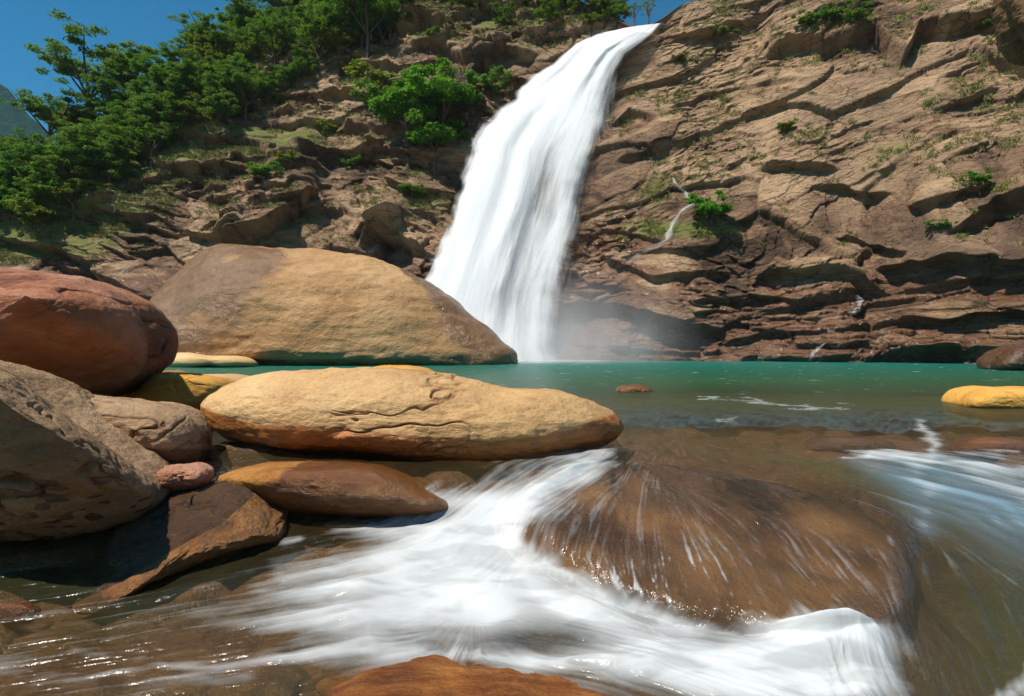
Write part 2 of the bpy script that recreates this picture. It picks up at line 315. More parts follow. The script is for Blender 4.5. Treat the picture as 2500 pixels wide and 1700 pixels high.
# foam strokes: points (px, py, half width px, density)
STROKES = [[(2060, 1112, 5, .45), (2200, 1112, 8, .5), (2350, 1125, 10, .5), (2540, 1150, 14, .5)], [(2240, 1130, 22, .2), (2262, 1200, 20, .2), (2265, 1280, 12, .12)], [(2380, 1150, 18, .35), (2560, 1210, 30, .35)], [(1462, 1112, 24, .6), (1400, 1150, 36, .9), (1310, 1200, 46, 1), (1215, 1262, 55, 1)], [(1230, 1230, 22, .7), (1060, 1225, 22, .75), (1000, 1240, 15, .3)],
  [(1210, 1290, 55, 1), (1180, 1370, 80, 1), (1150, 1440, 80, 1.05), (1200, 1500, 60, 1.0)], [(1200, 1310, 50, .95), (1000, 1300, 38, .8), (850, 1285, 22, .5)], [(1150, 1350, 55, 1), (900, 1372, 26, .7), (700, 1395, 22, .4)],
  [(1150, 1400, 60, 1), (850, 1440, 38, .95), (640, 1440, 24, .4)], [(1100, 1460, 70, 1), (850, 1510, 55, .85), (640, 1520, 40, .5), (480, 1500, 26, .3)], [(900, 1570, 30, .75), (700, 1605, 14, .7), (420, 1620, 10, .55), (180, 1600, 10, .35)],
  [(1240, 1400, 50, 1), (1350, 1470, 42, 1.05), (1550, 1555, 38, 1.05), (1750, 1605, 44, 1.05), (1950, 1590, 60, 1.05), (2110, 1590, 45, 1)], [(1350, 1390, 22, .5), (1500, 1470, 25, .5), (1680, 1530, 20, .5)],
  [(1300, 1600, 22, .8), (1500, 1625, 45, .95), (1750, 1660, 70, 1.05), (1950, 1670, 80, 1.05), (2110, 1670, 50, 1)], [(960, 1590, 28, .7), (1150, 1585, 18, .75), (1300, 1610, 22, .85)],
  [(1950, 1545, 25, .95), (2060, 1535, 22, 1), (2140, 1560, 16, .9)], [(0, 1640, 30, .35), (150, 1660, 30, .4), (350, 1650, 25, .3), (600, 1650, 20, .25)], [(900, 1690, 40, .5), (1100, 1695, 30, .5)],
  [(2190, 1340, 16, .25), (2215, 1400, 18, .2)], [(1710, 966, 4, .55), (1800, 978, 4, .55), (1950, 992, 4, .4), (2080, 998, 3, .3)], [(1760, 1028, 5, .35), (1790, 1028, 5, .35)], [(2240, 1035, 8, .45), (2275, 1075, 10, .5), (2285, 1110, 12, .4)],
  [(2130, 1110, 5, .3), (2300, 1100, 5, .25), (2480, 1110, 6, .35)], [(690, 1325, 8, .35), (740, 1320, 8, .4)], [(2440, 1690, 30, .6), (2520, 1640, 40, .7)], [(700, 1340, 16, .2), (560, 1400, 20, .18), (400, 1480, 30, .16), (250, 1560, 30, .14)]]
BUB_SKY = [[(2060, 1115, 12, .5), (2180, 1150, 32, .8), (2300, 1185, 48, .85), (2540, 1260, 70, .85)], [(2100, 1120, 12, .6), (2250, 1125, 25, .85), (2400, 1150, 40, .8), (2540, 1190, 50, .8)], [(2230, 1150, 25, .6), (2250, 1220, 30, .55), (2260, 1290, 18, .6)], [(2300, 1200, 50, .45), (2540, 1300, 70, .45)], [(1240, 1560, 45, .5), (1400, 1575, 45, .5)]]  # blue churn: bubbles, plus sky reflection put into the colour
def strokes(L, px, py, s):
    out = np.zeros(px.shape, np.float32)
    for st in L:
        best = np.zeros(px.shape, np.float32)
        for a, b in zip(st[:-1], st[1:]):
            vx, vy = b[0] - a[0], b[1] - a[1]; t = np.clip(((px - a[0]) * vx + (py - a[1]) * vy) / (vx * vx + vy * vy), 0, 1)
            wd = a[2] + (b[2] - a[2]) * t; dn = a[3] + (b[3] - a[3]) * t
            # vertical distances count more: the sheet is seen at a slant
            ex, ey = px - a[0] - vx * t, py - a[1] - vy * t
            best = np.maximum(best, dn * np.exp(-(((ex * .6) ** 2 + ey ** 2) / wd ** 2) ** .8))
        out = 1 - (1 - out) * (1 - np.clip(best, 0, .999)) if st[0][3] <= 1.2 else out
    return out
def flow(px, py, X, Y):
    sub = (slice(None, None, 8), slice(None, None, 8)); gx, gy = px[sub], py[sub]
    v = np.zeros(gx.shape + (2,))
    for (a, b, c, d), u in zip(ARROWS, av):
        wt = 1 / ((gx - (a + c) / 2) ** 2 + (1.6 * (gy - (b + d) / 2)) ** 2 + 400) ** 1.5
        v += wt[..., None] * u
    v /= np.linalg.norm(v, axis=-1, keepdims=True)
    I = np.minimum(np.arange(px.shape[0]) / 8, gx.shape[0] - 1.001); J = np.minimum(np.arange(px.shape[1]) / 8, gx.shape[1] - 1.001)
    i0, j0 = I.astype(int), J.astype(int); fi, fj = (I - i0)[:, None, None], (J - j0)[None, :, None]
    i0, j0 = i0[:, None], j0[None]; r = (v[i0, j0] * (1 - fi) * (1 - fj) + v[i0 + 1, j0] * fi * (1 - fj) + v[i0, j0 + 1] * (1 - fi) * fj + v[i0 + 1, j0 + 1] * fi * fj)
    return r / np.linalg.norm(r, axis=-1, keepdims=True)
TEX = rng.random((1024, 1024)).astype(np.float32)
def tex(x, y):
    xi, yi = np.floor(x).astype(np.int32), np.floor(y).astype(np.int32); u, v = (x - xi).astype(np.float32), (y - yi).astype(np.float32)
    a, b, c, d = xi & 1023, yi & 1023, (xi + 1) & 1023, (yi + 1) & 1023
    return (TEX[b, a] * (1 - u) + TEX[b, c] * u) * (1 - v) + (TEX[d, a] * (1 - u) + TEX[d, c] * u) * v
def lic(X, Y, V, freq, L, n=15, off=0):
    r = 0
    for q in np.linspace(-L, L, n): r = r + tex((X + V[..., 0] * q) * freq + off, (Y + V[..., 1] * q) * freq + off)
    r = r / n; return np.clip((r - r.mean()) / (r.std() * 4) + .5, 0, 1)
def water_grid(px0, px1, n, ys):
    gx = np.linspace(px0, px1, n, dtype=np.float32)[None]; Yg = np.asarray(ys, np.float32)[:, None] + 0 * gx; return px2x(gx, Yg), Yg, gx + 0 * Yg
# rows evenly spaced on the screen
pr_ = np.linspace(1990, 968, 900); ys = np.interp(-pr_, -_pp, _yy)
Xw, Yw, PXw = water_grid(-260, 2760, 1250, ys)
zb = zb2(Xw, Yw); PYw = 850 + (CAMZ - zb) / Yw * F
zd = dome_z(Xw, Yw)
# the chute between the flat boulder and the covered dome
PYw = 850 + (CAMZ - smax(zd + .018, zb, .05)) / Yw * F
V = flow(PXw, PYw, Xw, Yw)
L1 = lic(Xw, Yw, V, 48, .22, 37); L2 = lic(Xw, Yw, V, 15, .4, 25, off=9); L3 = lic(Xw, Yw, V, 110, .14, 51, off=31)
foam0 = strokes(STROKES, PXw + 14 * fbm2(Xw * 3, Yw * 3, 3, 4), PYw + 10 * fbm2(Xw * 3, Yw * 3, 3, 14), 0); bub_sky = strokes(BUB_SKY, PXw, PYw, 0)
foam0 = foam0 * (1 - .7 * np.exp(-(((PXw - 1310) / 170) ** 2 + ((PYw - 1560) / 30) ** 2))) * (1 - .72 * sm(800, 420, PXw) * sm(1640, 1560, PYw)) * (1 - .4 * sm(620, 300, PXw)) * (1 - .5 * np.exp(-(((PXw - 430) / 260) ** 2 + ((PYw - 1560) / 50) ** 2)))
zw = zb + .012 * fbm2(Xw * 2.2, Yw * 2.2, 3, 3) * sm(8, 4, Yw) - .02 * sm(2100, 2300, PXw) * sm(1100, 1200, PYw)
film = sm(-.02, .02, zd + .015 - zw)
zw = smax(zd + .018, zw, .05 + .2 * sm(1.6, 2.3, Xw))
foam0 = foam0 * (1 - .8 * sm(.03, .11, zd - zb) * sm(1440, 1360, PYw) * sm(-10, 70, PXw - 1480 + (PYw - 1130) * 1.4))
hub = 1 - .95 * np.exp(-(((PXw - 1215) / 170) ** 2 + ((PYw - 1500) / 90) ** 2) ** 2); L1 = .5 + (L1 - .5) * hub; L2 = .5 + (L2 - .5) * hub
calm = 1 - .9 * sm(.55, .92, foam0)
zw = zw + .022 * foam0 * calm * (L2 - .3) + (.012 * (L2 - .5) + .004 * (L1 - .5)) * sm(6.5, 4.6, Yw) * (1 - .6 * film) + .03 * foam0 * (fbm2(Xw * 2.4, Yw * 2.4, 2, 33) + .3) * sm(.5, 1, foam0)
pil = sm(1500, 1540, PXw * 0 + PYw) * np.exp(-((PXw - 2030) / 130) ** 2) * sm(1640, 1560, PYw); zw += .08 * pil
def bed(X, Y, zw):
    PXb = 1250 + X / Y * F
    dep = .19 + .1 * fbm2(X * .9, Y * .9, 3, 60) + .5 * sm(1.5, 2.3, X) * sm(5, 4.2, Y) + np.interp(Y, [5, 7, 10, 16, 34], [.05, .15, .45, 1.6, 4.0])
    f1, f2, dx, dy, a, b, c = vor2(X * 2.2 + .3 * fbm2(X, Y, 2, 5), Y * 2.2, 88)
    st = (.5 * a + .2) * np.clip(1 - (f1 / .66) ** 2, 0, 1) * .34
    return zb2(X, Y) - np.maximum(dep - st * (.6 + .4 * sm(9, 6, Y)), .09), a
zw = np.maximum(zw, zd + .014)
zbed, ca = bed(Xw, Yw, zw)
under = np.maximum(zbed, zd); depth = np.clip(zw - under, 0, 5)
soft = fbm2(PXw / 120, PYw / 26, 3, 140)
foam_glint = np.clip(foam0 * (1.02 - .2 * sm(-.1, .6, soft)) + (L1 - .5) * .5 * np.sqrt(foam0) * (1.08 - foam0) + (L2 - .5) * .85 * np.sqrt(foam0) * (1.05 - foam0) - .08, 0, 1)
thin = np.clip((L1 * .55 + L3 * .45 - .64) * 5, 0, 1) * sm(0, .4, L2 - .35) * sm(1150, 1230, PYw)  # mask for fine white glints on the running water
foam_glint = np.clip(foam_glint + film * .3 * np.clip((L1 * .3 + L2 * .25 + L3 * .45) - .54, 0, 1) * 1.6 * (.25 + .75 * sm(-.1, .4, fbm2(Xw * 2.2, Yw * 2.2, 3, 44))), 0, 1)  # faint streak glints over the film, painted as white foam
STON = [(2080, 1083, 150, 26), (2430, 1088, 130, 28), (860, 1290, 150, 26), (40, 1500, 80, 36)]
for a_, b_, c_, d_ in STON: depth = depth * (1 - .93 * np.exp(-(((PXw - a_) / c_) ** 2 + ((PYw - b_) / d_) ** 2) ** 2))
foam_glint = np.clip(np.maximum(foam_glint, thin * (.1 + .55 * film * np.exp(-(((PXw - 1700 - .35 * (PYw - 1400)) / 260) ** 2 + ((PYw - 1420) / 70) ** 2)) * 1.3 + .12 * sm(1550, 1650, PYw) * sm(800, 300, PXw))), 0, 1)  # glints are painted white here, in the same value as the foam
SW = (Xw, Yw, zw)
def water_mat(name, near=False):
    M = Mat(name); dep = M.attr('depth'); fo = M.attr('foam_glint'); bb = M.attr('bub_sky'); li = M.attr('lic')
    turb = M.mapr(dep, .02, 4.2, 0, 1); turb = M.math('POWER', turb, .5)
    body = M.ramp(turb, [(0, (.10, .055, .018)), (.3, (.055, .05, .016)), (.45, (.024, .032, .016)), (.62, (.016, .065, .026)), (.8, (.003, .09, .062)), (1, (.001, .12, .1))])
    body = M.mix(M.mapr(M.noise(1.2, 4, .6, M.co(.25, 1, 1)), .35, .65, 0, .25), body, tuple(x for x in (.03, .11, .05)))
    body = M.mix(M.math('MULTIPLY', bb, .9), body, (.2, .33, .43))  # bubbly water with its sky reflection painted steel blue
    rp = M.noise(9, 5, .6, M.co(.35, 1, 1)); rp2 = M.noise(40, 4, .6, M.co(.5, 1, 1))
    h = M.math('ADD', M.math('MULTIPLY', li, 1.0 if near else .0), M.math('ADD', M.math('MULTIPLY', rp, 1.0), M.math('MULTIPLY', rp2, .25)))
    nb = M.bump(h, .8, .014)
    tr = M.n('BsdfTransparent'); M.put(tr, 0, M.mix(M.mapr(dep, 0, .5), (.95, .93, .88), (.6, .66, .5)))
    df = M.pr(Base_Color=body, Roughness=.5, Specular_IOR_Level=0.0)
    a = M.math('MAXIMUM', M.mapr(dep, .0, .55, .10, .97), M.math('MULTIPLY', bb, .9))
    sh = M.mixs(a, tr.outputs[0], df)
    fr = M.n('Fresnel'); M.put(fr, 'IOR', 1.33); M.put(fr, 'Normal', nb)
    gl = M.n('BsdfGlossy'); M.put(gl, 'Roughness', .2); M.put(gl, 'Normal', nb); M.put(gl, 'Color', (.95, .97, 1))
    sh = M.mixs(M.math('MINIMUM', fr.outputs[0], .22), sh, gl.outputs[0])
    fd = M.pr(Base_Color=(.79, .83, .85), Roughness=.6, Specular_IOR_Level=.2, Normal=M.bump(li, .5, .02), Subsurface_Weight=0.0)
    tl = M.n('BsdfTranslucent'); M.put(tl, 0, (.74, .8, .84)); fw = M.mixs(.3, fd, tl.outputs[0])
    return M.surf(M.mixs(M.mapr(fo, 0, 1, 0, .97), sh, fw))
m_water = water_mat('stream_water', True); m_pool = water_mat('pool_water')
o = gmesh('stream_water', np.stack([Xw, Yw, zw], -1), 1250, 900, m_water, attrs={'foam_glint': foam_glint, 'depth': depth * (.5 + .5 * sm(6, 10, Yw)), 'bub_sky': bub_sky * (.7 + .6 * (L2 - .5)), 'lic': .6 + (L1 * .6 + L2 * .4 + .35 * L3 - .6) * calm})
tag(o, kind='structure')
# pool
yp = np.concatenate([np.linspace(ys[-1], 20, 260), np.linspace(20, 50, 120)[1:]]); Xp, Yp, PXp = water_grid(-400, 2900, 900, yp)
zbp, _ = bed(Xp, Yp, 0); zp = .010 * fbm2(Xp * 1.2, Yp * 2.2, 3, 3) * sm(ys[-1], ys[-1] + 1, Yp)
dstF = np.sqrt((Xp - 1.2) ** 2 + (Yp - 40) ** 2)
fp = np.clip(1.2 * np.exp(-(dstF / 5.0) ** 2) * (.7 + .6 * fbm2(Xp * 1.2, Yp * 1.2, 3, 8)) + .5 * sm(37.5, 40.5, Yp + .25 * np.abs(Xp - 1) * 0) * sm(8, 3, np.abs(Xp - 2)) + .9 * np.clip(vn2(Xp * 1.3, Yp * 5, 6) * vn2(Xp * 4, Yp * 9, 7) - .5, 0, 1) * 2, 0, 1)
gap = .0
o = gmesh('pool_water', np.stack([Xp, Yp, zp], -1), 900, len(yp), m_pool, attrs={'foam_glint': fp, 'depth': zp - zbp, 'bub_sky': 0 * fp, 'lic': 0 * fp}); tag(o, kind='structure')
# bed
yb = np.concatenate([np.linspace(1.0, 10, 500), np.linspace(10, 60, 80)[1:]]); Xb, Yb, PXb = water_grid(-500, 3000, 700, yb)
zbb, cb = bed(Xb, Yb, 0); zbb = zbb + .01 * fbm2(Xb * 5, Yb * 5, 3, 61)
m_bed = rock_mat('riverbed_stone', ((.05, .03, .014), (.17, .09, .035), (.34, .19, .07)), 1.6, .06, wetcol=(.2, .09, .03), streak=(1, 1, 1))
o = gmesh('riverbed', np.stack([Xb, Yb, zbb], -1), 700, len(yb), m_bed, attrs={'wet': .75 + 0 * zbb, 'tone': .2 + .6 * cb, 'moss': 0 * zbb}); tag(o, kind='structure')

# ------------------------------------------------------------------ boulders
def outline(poly, cx, cy, n, sg):
    th = np.linspace(0, 2 * np.pi, n, endpoint=False); P = np.array(poly, float); Q = np.roll(P, -1, 0)
    r = np.zeros(n)
    for i, t in enumerate(th):
        d = np.array([math.cos(t), math.sin(t)]); e = Q - P; wv = P - (cx, cy); den = d[0] * e[:, 1] - d[1] * e[:, 0]
        with np.errstate(all='ignore'):
            a = (wv[:, 0] * e[:, 1] - wv[:, 1] * e[:, 0]) / den; b = (wv[:, 0] * d[1] - wv[:, 1] * d[0]) / den
        ok = (b >= 0) & (b <= 1) & (a > 0) & np.isfinite(a); r[i] = a[ok].max() if ok.any() else 0
    kx = np.arange(-3 * sg, 3 * sg + 1); g = np.exp(-(kx / sg) ** 2 / 2); g /= g.sum()
    return th, np.convolve(np.concatenate([r[-3 * sg:], r, r[:3 * sg]]), g, 'valid')
def boulder(name, label, cat, poly, D, thick, mat, pole=None, ctr=None, e=.75, nth=420, nph=240, rough=.05, fs=1.0, ridge=.5, wetf=None, seed=0, sg=4, group=None, crack=.4, back=None, tone=.5, mossf=None, slant=0.):
    """a real boulder: its outline as seen, grown forward and back to `thick` metres, then weathered"""
    P = np.array(poly, float); cx, cyy = ctr or (P.mean(0)[0], P.mean(0)[1]); pole = pole or (cx, cyy)
    th, r = outline(poly, cx, cyy, nth, sg)
    ox, oy = cx + r * np.cos(th), cyy + r * np.sin(th)
    ph = np.linspace(.001, np.pi - .001, nph)[:, None]; rho = np.sin(ph); c = np.sqrt(np.clip(1 - rho ** (2 / e), 0, 1)) * np.sign(np.cos(ph))
    fr = c > 0
    qx = np.where(fr, pole[0], cx) + (ox[None] - np.where(fr, pole[0], cx)) * rho; qy = np.where(fr, pole[1], cyy) + (oy[None] - np.where(fr, pole[1], cyy)) * rho
    tf, tb = thick, back or thick
    Yv = D - np.where(fr, tf, tb) * c + slant * (cyy - qy); Yproj = np.where(fr, Yv, D + slant * (cyy - qy))
    X, Z = px2x(qx, Yproj), py2z(qy, Yproj); Y = Yv
    n = normals(X, Y, Z); V0 = np.stack([X, Y, Z], -1); cen = V0.reshape(-1, 3).mean(0)
    if np.sum(n * (V0 - cen)) < 0: n = -n
    s = fs
    dn = fbm3(X * s, Y * s, Z * s, 5, seed) * rough
    wv = fbm3(X * s * .8 + 5, Y * s * .8, Z * s * 1.2, 3, seed + 9)
    rd = 1 - np.abs(fbm3(X * s * .8 + wv, Y * s * .8, Z * s * 2.6 + wv, 4, seed + 20)); rd = np.clip((rd - .86) / .14, 0, 1) ** 1.5 * sm(-.1, .5, fbm3(X * s * .7, Y * s * .7, Z * s * .7, 2, seed + 50))
    lay = fbm3(X * s * 1.2, Y * s * 1.2, Z * s * 7, 3, seed + 30); fine = fbm3(X * s * 9, Y * s * 9, Z * s * 16, 3, seed + 40)
    dn = dn - rd * rough * crack + lay * rough * .28 * ridge + fine * rough * .10
    pw = np.clip(np.sin(ph) * 8, 0, 1) ** .5
    V1 = V0 + n * (dn * pw)[..., None]
    pxx = 1250 + V1[..., 0] / V1[..., 1] * F; pyy = 850 - (V1[..., 2] - CAMZ) / V1[..., 1] * F
    wt = wetf(V1, pxx, pyy) if wetf else 0 * X
    mo = mossf(V1, pxx, pyy) if mossf else 0 * X
    loc = np.array([V1[..., 0].mean(), V1[..., 1].mean(), V1[..., 2].min()])
    o = gmesh(name, V1, nth, nph, mat, attrs={'wet': wt + .25 * rd * 0, 'tone': tone + .25 * wv - .5 * rd, 'moss': mo}, loc=loc, closeu=True)
    return tag(o, label, cat, group)
def shift(p, dx=0, dy=0): return [(a + dx, b + dy) for a, b in p]
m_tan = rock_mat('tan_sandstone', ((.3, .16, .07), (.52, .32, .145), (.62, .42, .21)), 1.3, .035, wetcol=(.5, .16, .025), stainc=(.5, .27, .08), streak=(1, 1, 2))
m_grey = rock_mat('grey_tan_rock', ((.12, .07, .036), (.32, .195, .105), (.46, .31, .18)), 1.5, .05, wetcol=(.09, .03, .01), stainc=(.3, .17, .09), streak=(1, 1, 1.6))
m_red = rock_mat('red_rock', ((.11, .035, .018), (.28, .1, .05), (.5, .26, .17)), 1.2, .07, wetcol=(.12, .03, .01), stainc=(.42, .15, .05), streak=(1, 1, 1.4))
m_dome = rock_mat('wet_dome_rock', ((.17, .085, .036), (.38, .21, .092), (.53, .335, .165)), .4, .17, wetcol=(.23, .11, .04), stainc=(.34, .175, .065), streak=(1, 1, 1.5), rot=(0, .5, 0))
m_or = rock_mat('wet_orange_rock', ((.13, .04, .01), (.38, .16, .035), (.55, .3, .08)), 1.8, .05, wetcol=(.17, .05, .01), stainc=(.45, .2, .04), streak=(1, 1, 1.6))
m_yel = rock_mat('yellow_rock', ((.42, .17, .03), (.6, .3, .055), (.68, .4, .1)), 2.0, .03, wetcol=(.3, .09, .015), stainc=(.6, .32, .06), streak=(1, 1, 1.6))
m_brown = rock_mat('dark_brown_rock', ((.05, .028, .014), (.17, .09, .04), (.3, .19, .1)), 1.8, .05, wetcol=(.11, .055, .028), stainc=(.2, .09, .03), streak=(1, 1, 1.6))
# far dome
domeP = [(300, 905), (325, 800), (338, 762), (388, 712), (452, 650), (520, 606), (565, 598), (620, 602), (700, 607), (760, 603), (850, 612), (900, 622), (960, 650), (1030, 680), (1100, 722), (1160, 775), (1215, 820), (1255, 850), (1277, 884), (1275, 915), (1100, 935), (700, 940), (400, 935)]
boulder('boulder', 'huge rounded tan and brown boulder standing in the pool left of the waterfall', 'boulder', domeP, 33.0, 5.0, m_dome, pole=(700, 850), ctr=(760, 800), e=.85, nth=640, nph=420, rough=.3, fs=.2, ridge=1.0, seed=5, crack=1.3, back=7,
  wetf=lambda v, x, y: np.clip(.72 * sm(800, 430, x + .35 * (y - 700) + 150 * fbm3(v[..., 0] * .3, v[..., 1] * .3, v[..., 2] * .5, 4, 2)) + .72 * sm(-40, 160, x - (940 + .95 * (y - 700)) + 30 + 70 * fbm3(v[..., 0] * .35, v[..., 1] * .3, v[..., 2] * .6, 4, 4)) * sm(930, 1000, x) + .9 * sm(865, 885, y + .01 * (x - 900)), 0, 1))
rb = [(-330, 700), (-200, 665), (0, 660), (77, 664), (155, 672), (217, 682), (271, 705), (310, 724), (337, 759), (352, 790), (364, 821), (372, 871), (360, 899), (318, 937), (271, 964), (248, 974), (174, 962), (60, 980), (-100, 990), (-300, 950), (-380, 830)]
boulder('boulder', 'large red-brown boulder with a deeply shaded underside at the left edge', 'boulder', rb, 6.5, 2.1, m_red, pole=(60, 722), ctr=(20, 820), e=1.25, rough=.07, fs=.9, seed=21, nth=600, nph=380,
  crack=.7, wetf=lambda v, x, y: .25 * sm(800, 860, y))  # tint mask rises a little toward the bottom
flat = [(478, 1005), (492, 975), (530, 945), (600, 915), (700, 905), (800, 901), (880, 903), (960, 903), (1062, 912), (1150, 925), (1230, 942), (1300, 952), (1380, 950), (1430, 972), (1480, 1000), (1520, 1020), (1534, 1037), (1520, 1065), (1480, 1090), (1420, 1115), (1340, 1140), (1230, 1158), (1100, 1145), (950, 1125), (800, 1105), (650, 1092), (560, 1080), (505, 1048)]
boulder('boulder', 'long flat tan boulder with an orange wet lower edge reaching over the stream', 'boulder', flat, 5.35, .8, m_tan, pole=(960, 1062), ctr=(1000, 1025), e=.8, rough=.045, fs=1.5, seed=33, nth=900, nph=380, sg=5, ridge=.9, crack=.75,
  wetf=lambda v, x, y: np.clip(1.0 * sm(-34, 6, y - np.interp(x, [480, 520, 620, 800, 1000, 1100, 1200, 1300, 1400, 1534], [1000, 1022, 1050, 1062, 1078, 1082, 1092, 1080, 1062, 1010])) , 0, 1))
lf = [(-320, 900), (-150, 860), (0, 890), (40, 910), (90, 960), (150, 1010), (220, 1060), (290, 1110), (340, 1150), (375, 1190), (378, 1225), (330, 1265), (250, 1290), (150, 1310), (60, 1320), (-60, 1340), (-250, 1330), (-420, 1150)]
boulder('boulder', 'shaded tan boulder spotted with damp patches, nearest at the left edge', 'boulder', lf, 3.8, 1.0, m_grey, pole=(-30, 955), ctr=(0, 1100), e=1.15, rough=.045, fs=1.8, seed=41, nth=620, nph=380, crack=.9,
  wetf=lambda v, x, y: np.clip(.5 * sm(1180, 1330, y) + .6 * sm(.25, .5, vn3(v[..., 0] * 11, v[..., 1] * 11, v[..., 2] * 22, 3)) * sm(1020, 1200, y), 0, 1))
mb = [(92, 962), (130, 955), (200, 962), (270, 972), (330, 980), (400, 985), (460, 1005), (485, 1030), (500, 1060), (500, 1110), (480, 1160), (350, 1180), (200, 1120), (100, 1060), (60, 1000)]
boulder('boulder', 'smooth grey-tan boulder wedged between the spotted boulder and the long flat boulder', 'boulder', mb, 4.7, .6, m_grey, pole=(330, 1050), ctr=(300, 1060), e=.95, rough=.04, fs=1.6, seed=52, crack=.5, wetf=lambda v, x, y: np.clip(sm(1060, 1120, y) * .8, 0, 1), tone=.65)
boulder('rock', 'yellow-edged rounded rock with a shaded front behind the grey-tan boulder', 'rock', [(300, 985), (330, 945), (365, 918), (410, 907), (470, 912), (530, 925), (560, 940), (560, 1000), (480, 1030), (330, 1030)], 7.2, .7, m_yel, pole=(430, 930), e=.6, rough=.03, fs=1.5, seed=61, nth=240, nph=160)
boulder('rock', 'flat pale tan slab low behind the yellow-edged rock', 'rock', [(180, 1000), (240, 960), (330, 925), (400, 915), (520, 918), (620, 922), (640, 960), (560, 1010), (300, 1030)], 8.6, 1.3, m_tan, pole=(400, 975), e=.6, rough=.03, fs=1.2, seed=66, nth=240, nph=160)
boulder('rock', 'orange slab tip showing beside the red-brown boulder', 'rock', [(300, 930), (345, 908), (400, 905), (440, 912), (430, 940), (340, 960)], 9.6, .8, m_or, e=.6, rough=.03, seed=67, nth=160, nph=100)
boulder('rock', 'yellow rock crest peeping over the long flat boulder', 'rock', [(880, 910), (910, 898), (945, 893), (1000, 894), (1040, 900), (1070, 914), (1060, 960), (900, 960)], 6.9, .7, m_yel, e=.6, rough=.02, fs=1.5, seed=68, nth=200, nph=120)
boulder('rock', 'wet orange slab lying under the long flat boulder', 'rock', [(500, 1170), (560, 1148), (640, 1136), (760, 1133), (850, 1135), (930, 1148), (1000, 1175), (1070, 1215), (1130, 1235), (1120, 1262), (900, 1268), (700, 1262), (600, 1230)], 4.25, .5, m_or, pole=(760, 1185), ctr=(800, 1200), e=.62, rough=.02, fs=2, seed=71, nth=460, nph=240,
  wetf=lambda v, x, y: np.clip(.95 * sm(620, 800, x + 2.2 * (y - 1150) + 60 * fbm3(v[..., 0] * 4, v[..., 1] * 4, v[..., 2] * 4, 3, 5)), 0, 1))
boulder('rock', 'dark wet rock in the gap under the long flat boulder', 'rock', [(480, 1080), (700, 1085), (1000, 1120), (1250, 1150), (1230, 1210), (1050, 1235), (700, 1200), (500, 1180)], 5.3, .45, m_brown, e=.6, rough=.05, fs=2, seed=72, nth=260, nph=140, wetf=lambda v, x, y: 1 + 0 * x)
boulder('rock', 'small reddish speckled rock tucked beside the spotted boulder', 'rock', [(355, 1160), (375, 1145), (410, 1137), (460, 1135), (500, 1145), (512, 1160), (500, 1185), (440, 1200), (380, 1200)], 4.05, .22, m_red, e=.62, rough=.03, fs=4, seed=74, nth=220, nph=140, tone=.8)
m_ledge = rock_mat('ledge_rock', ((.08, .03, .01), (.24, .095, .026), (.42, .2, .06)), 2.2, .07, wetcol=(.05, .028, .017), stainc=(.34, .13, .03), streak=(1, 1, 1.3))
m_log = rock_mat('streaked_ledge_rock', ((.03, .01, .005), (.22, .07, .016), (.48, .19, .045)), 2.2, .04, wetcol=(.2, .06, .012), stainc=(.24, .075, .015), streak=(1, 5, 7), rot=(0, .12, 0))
CREST = [[150, 170, 300, 430, 540, 600, 640, 660, 720], [1500, 1490, 1430, 1350, 1290, 1240, 1200, 1180, 1180]]
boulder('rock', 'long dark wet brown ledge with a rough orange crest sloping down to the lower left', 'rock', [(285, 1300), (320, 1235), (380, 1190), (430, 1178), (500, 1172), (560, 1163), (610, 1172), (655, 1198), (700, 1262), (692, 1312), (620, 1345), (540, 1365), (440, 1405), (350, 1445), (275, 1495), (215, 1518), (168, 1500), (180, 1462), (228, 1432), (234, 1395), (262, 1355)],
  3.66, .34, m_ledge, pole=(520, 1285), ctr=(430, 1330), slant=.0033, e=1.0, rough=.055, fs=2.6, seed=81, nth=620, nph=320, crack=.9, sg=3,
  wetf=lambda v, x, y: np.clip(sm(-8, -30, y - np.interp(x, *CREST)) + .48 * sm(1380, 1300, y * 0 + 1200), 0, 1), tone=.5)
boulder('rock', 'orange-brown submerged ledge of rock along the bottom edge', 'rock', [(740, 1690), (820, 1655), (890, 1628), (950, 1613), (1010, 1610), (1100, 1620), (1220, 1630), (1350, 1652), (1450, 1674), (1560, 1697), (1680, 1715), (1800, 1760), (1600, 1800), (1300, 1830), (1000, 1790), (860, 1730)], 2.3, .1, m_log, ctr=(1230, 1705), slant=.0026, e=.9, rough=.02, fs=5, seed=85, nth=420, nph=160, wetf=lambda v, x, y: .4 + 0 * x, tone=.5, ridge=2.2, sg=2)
boulder('rock', 'small wet orange rock barely breaking the pool surface', 'rock', [(1498, 952), (1520, 943), (1550, 940), (1580, 944), (1605, 955), (1600, 970), (1510, 970)], 12.0, .5, m_or, e=.6, rough=.03, fs=3, seed=87, nth=160, nph=100, wetf=lambda v, x, y: .9 + 0 * x)
boulder('boulder', 'bright yellow boulder with an orange waterline at the right edge of the pool', 'boulder', [(2335, 985), (2350, 968), (2372, 952), (2410, 944), (2480, 943), (2560, 946), (2620, 960), (2650, 990), (2600, 1030), (2400, 1030), (2345, 1010)], 9.2, .8, m_yel, e=.6, rough=.03, fs=1.5, seed=88, nth=300, nph=180, wetf=lambda v, x, y: .95 * sm(984, 1000, y))
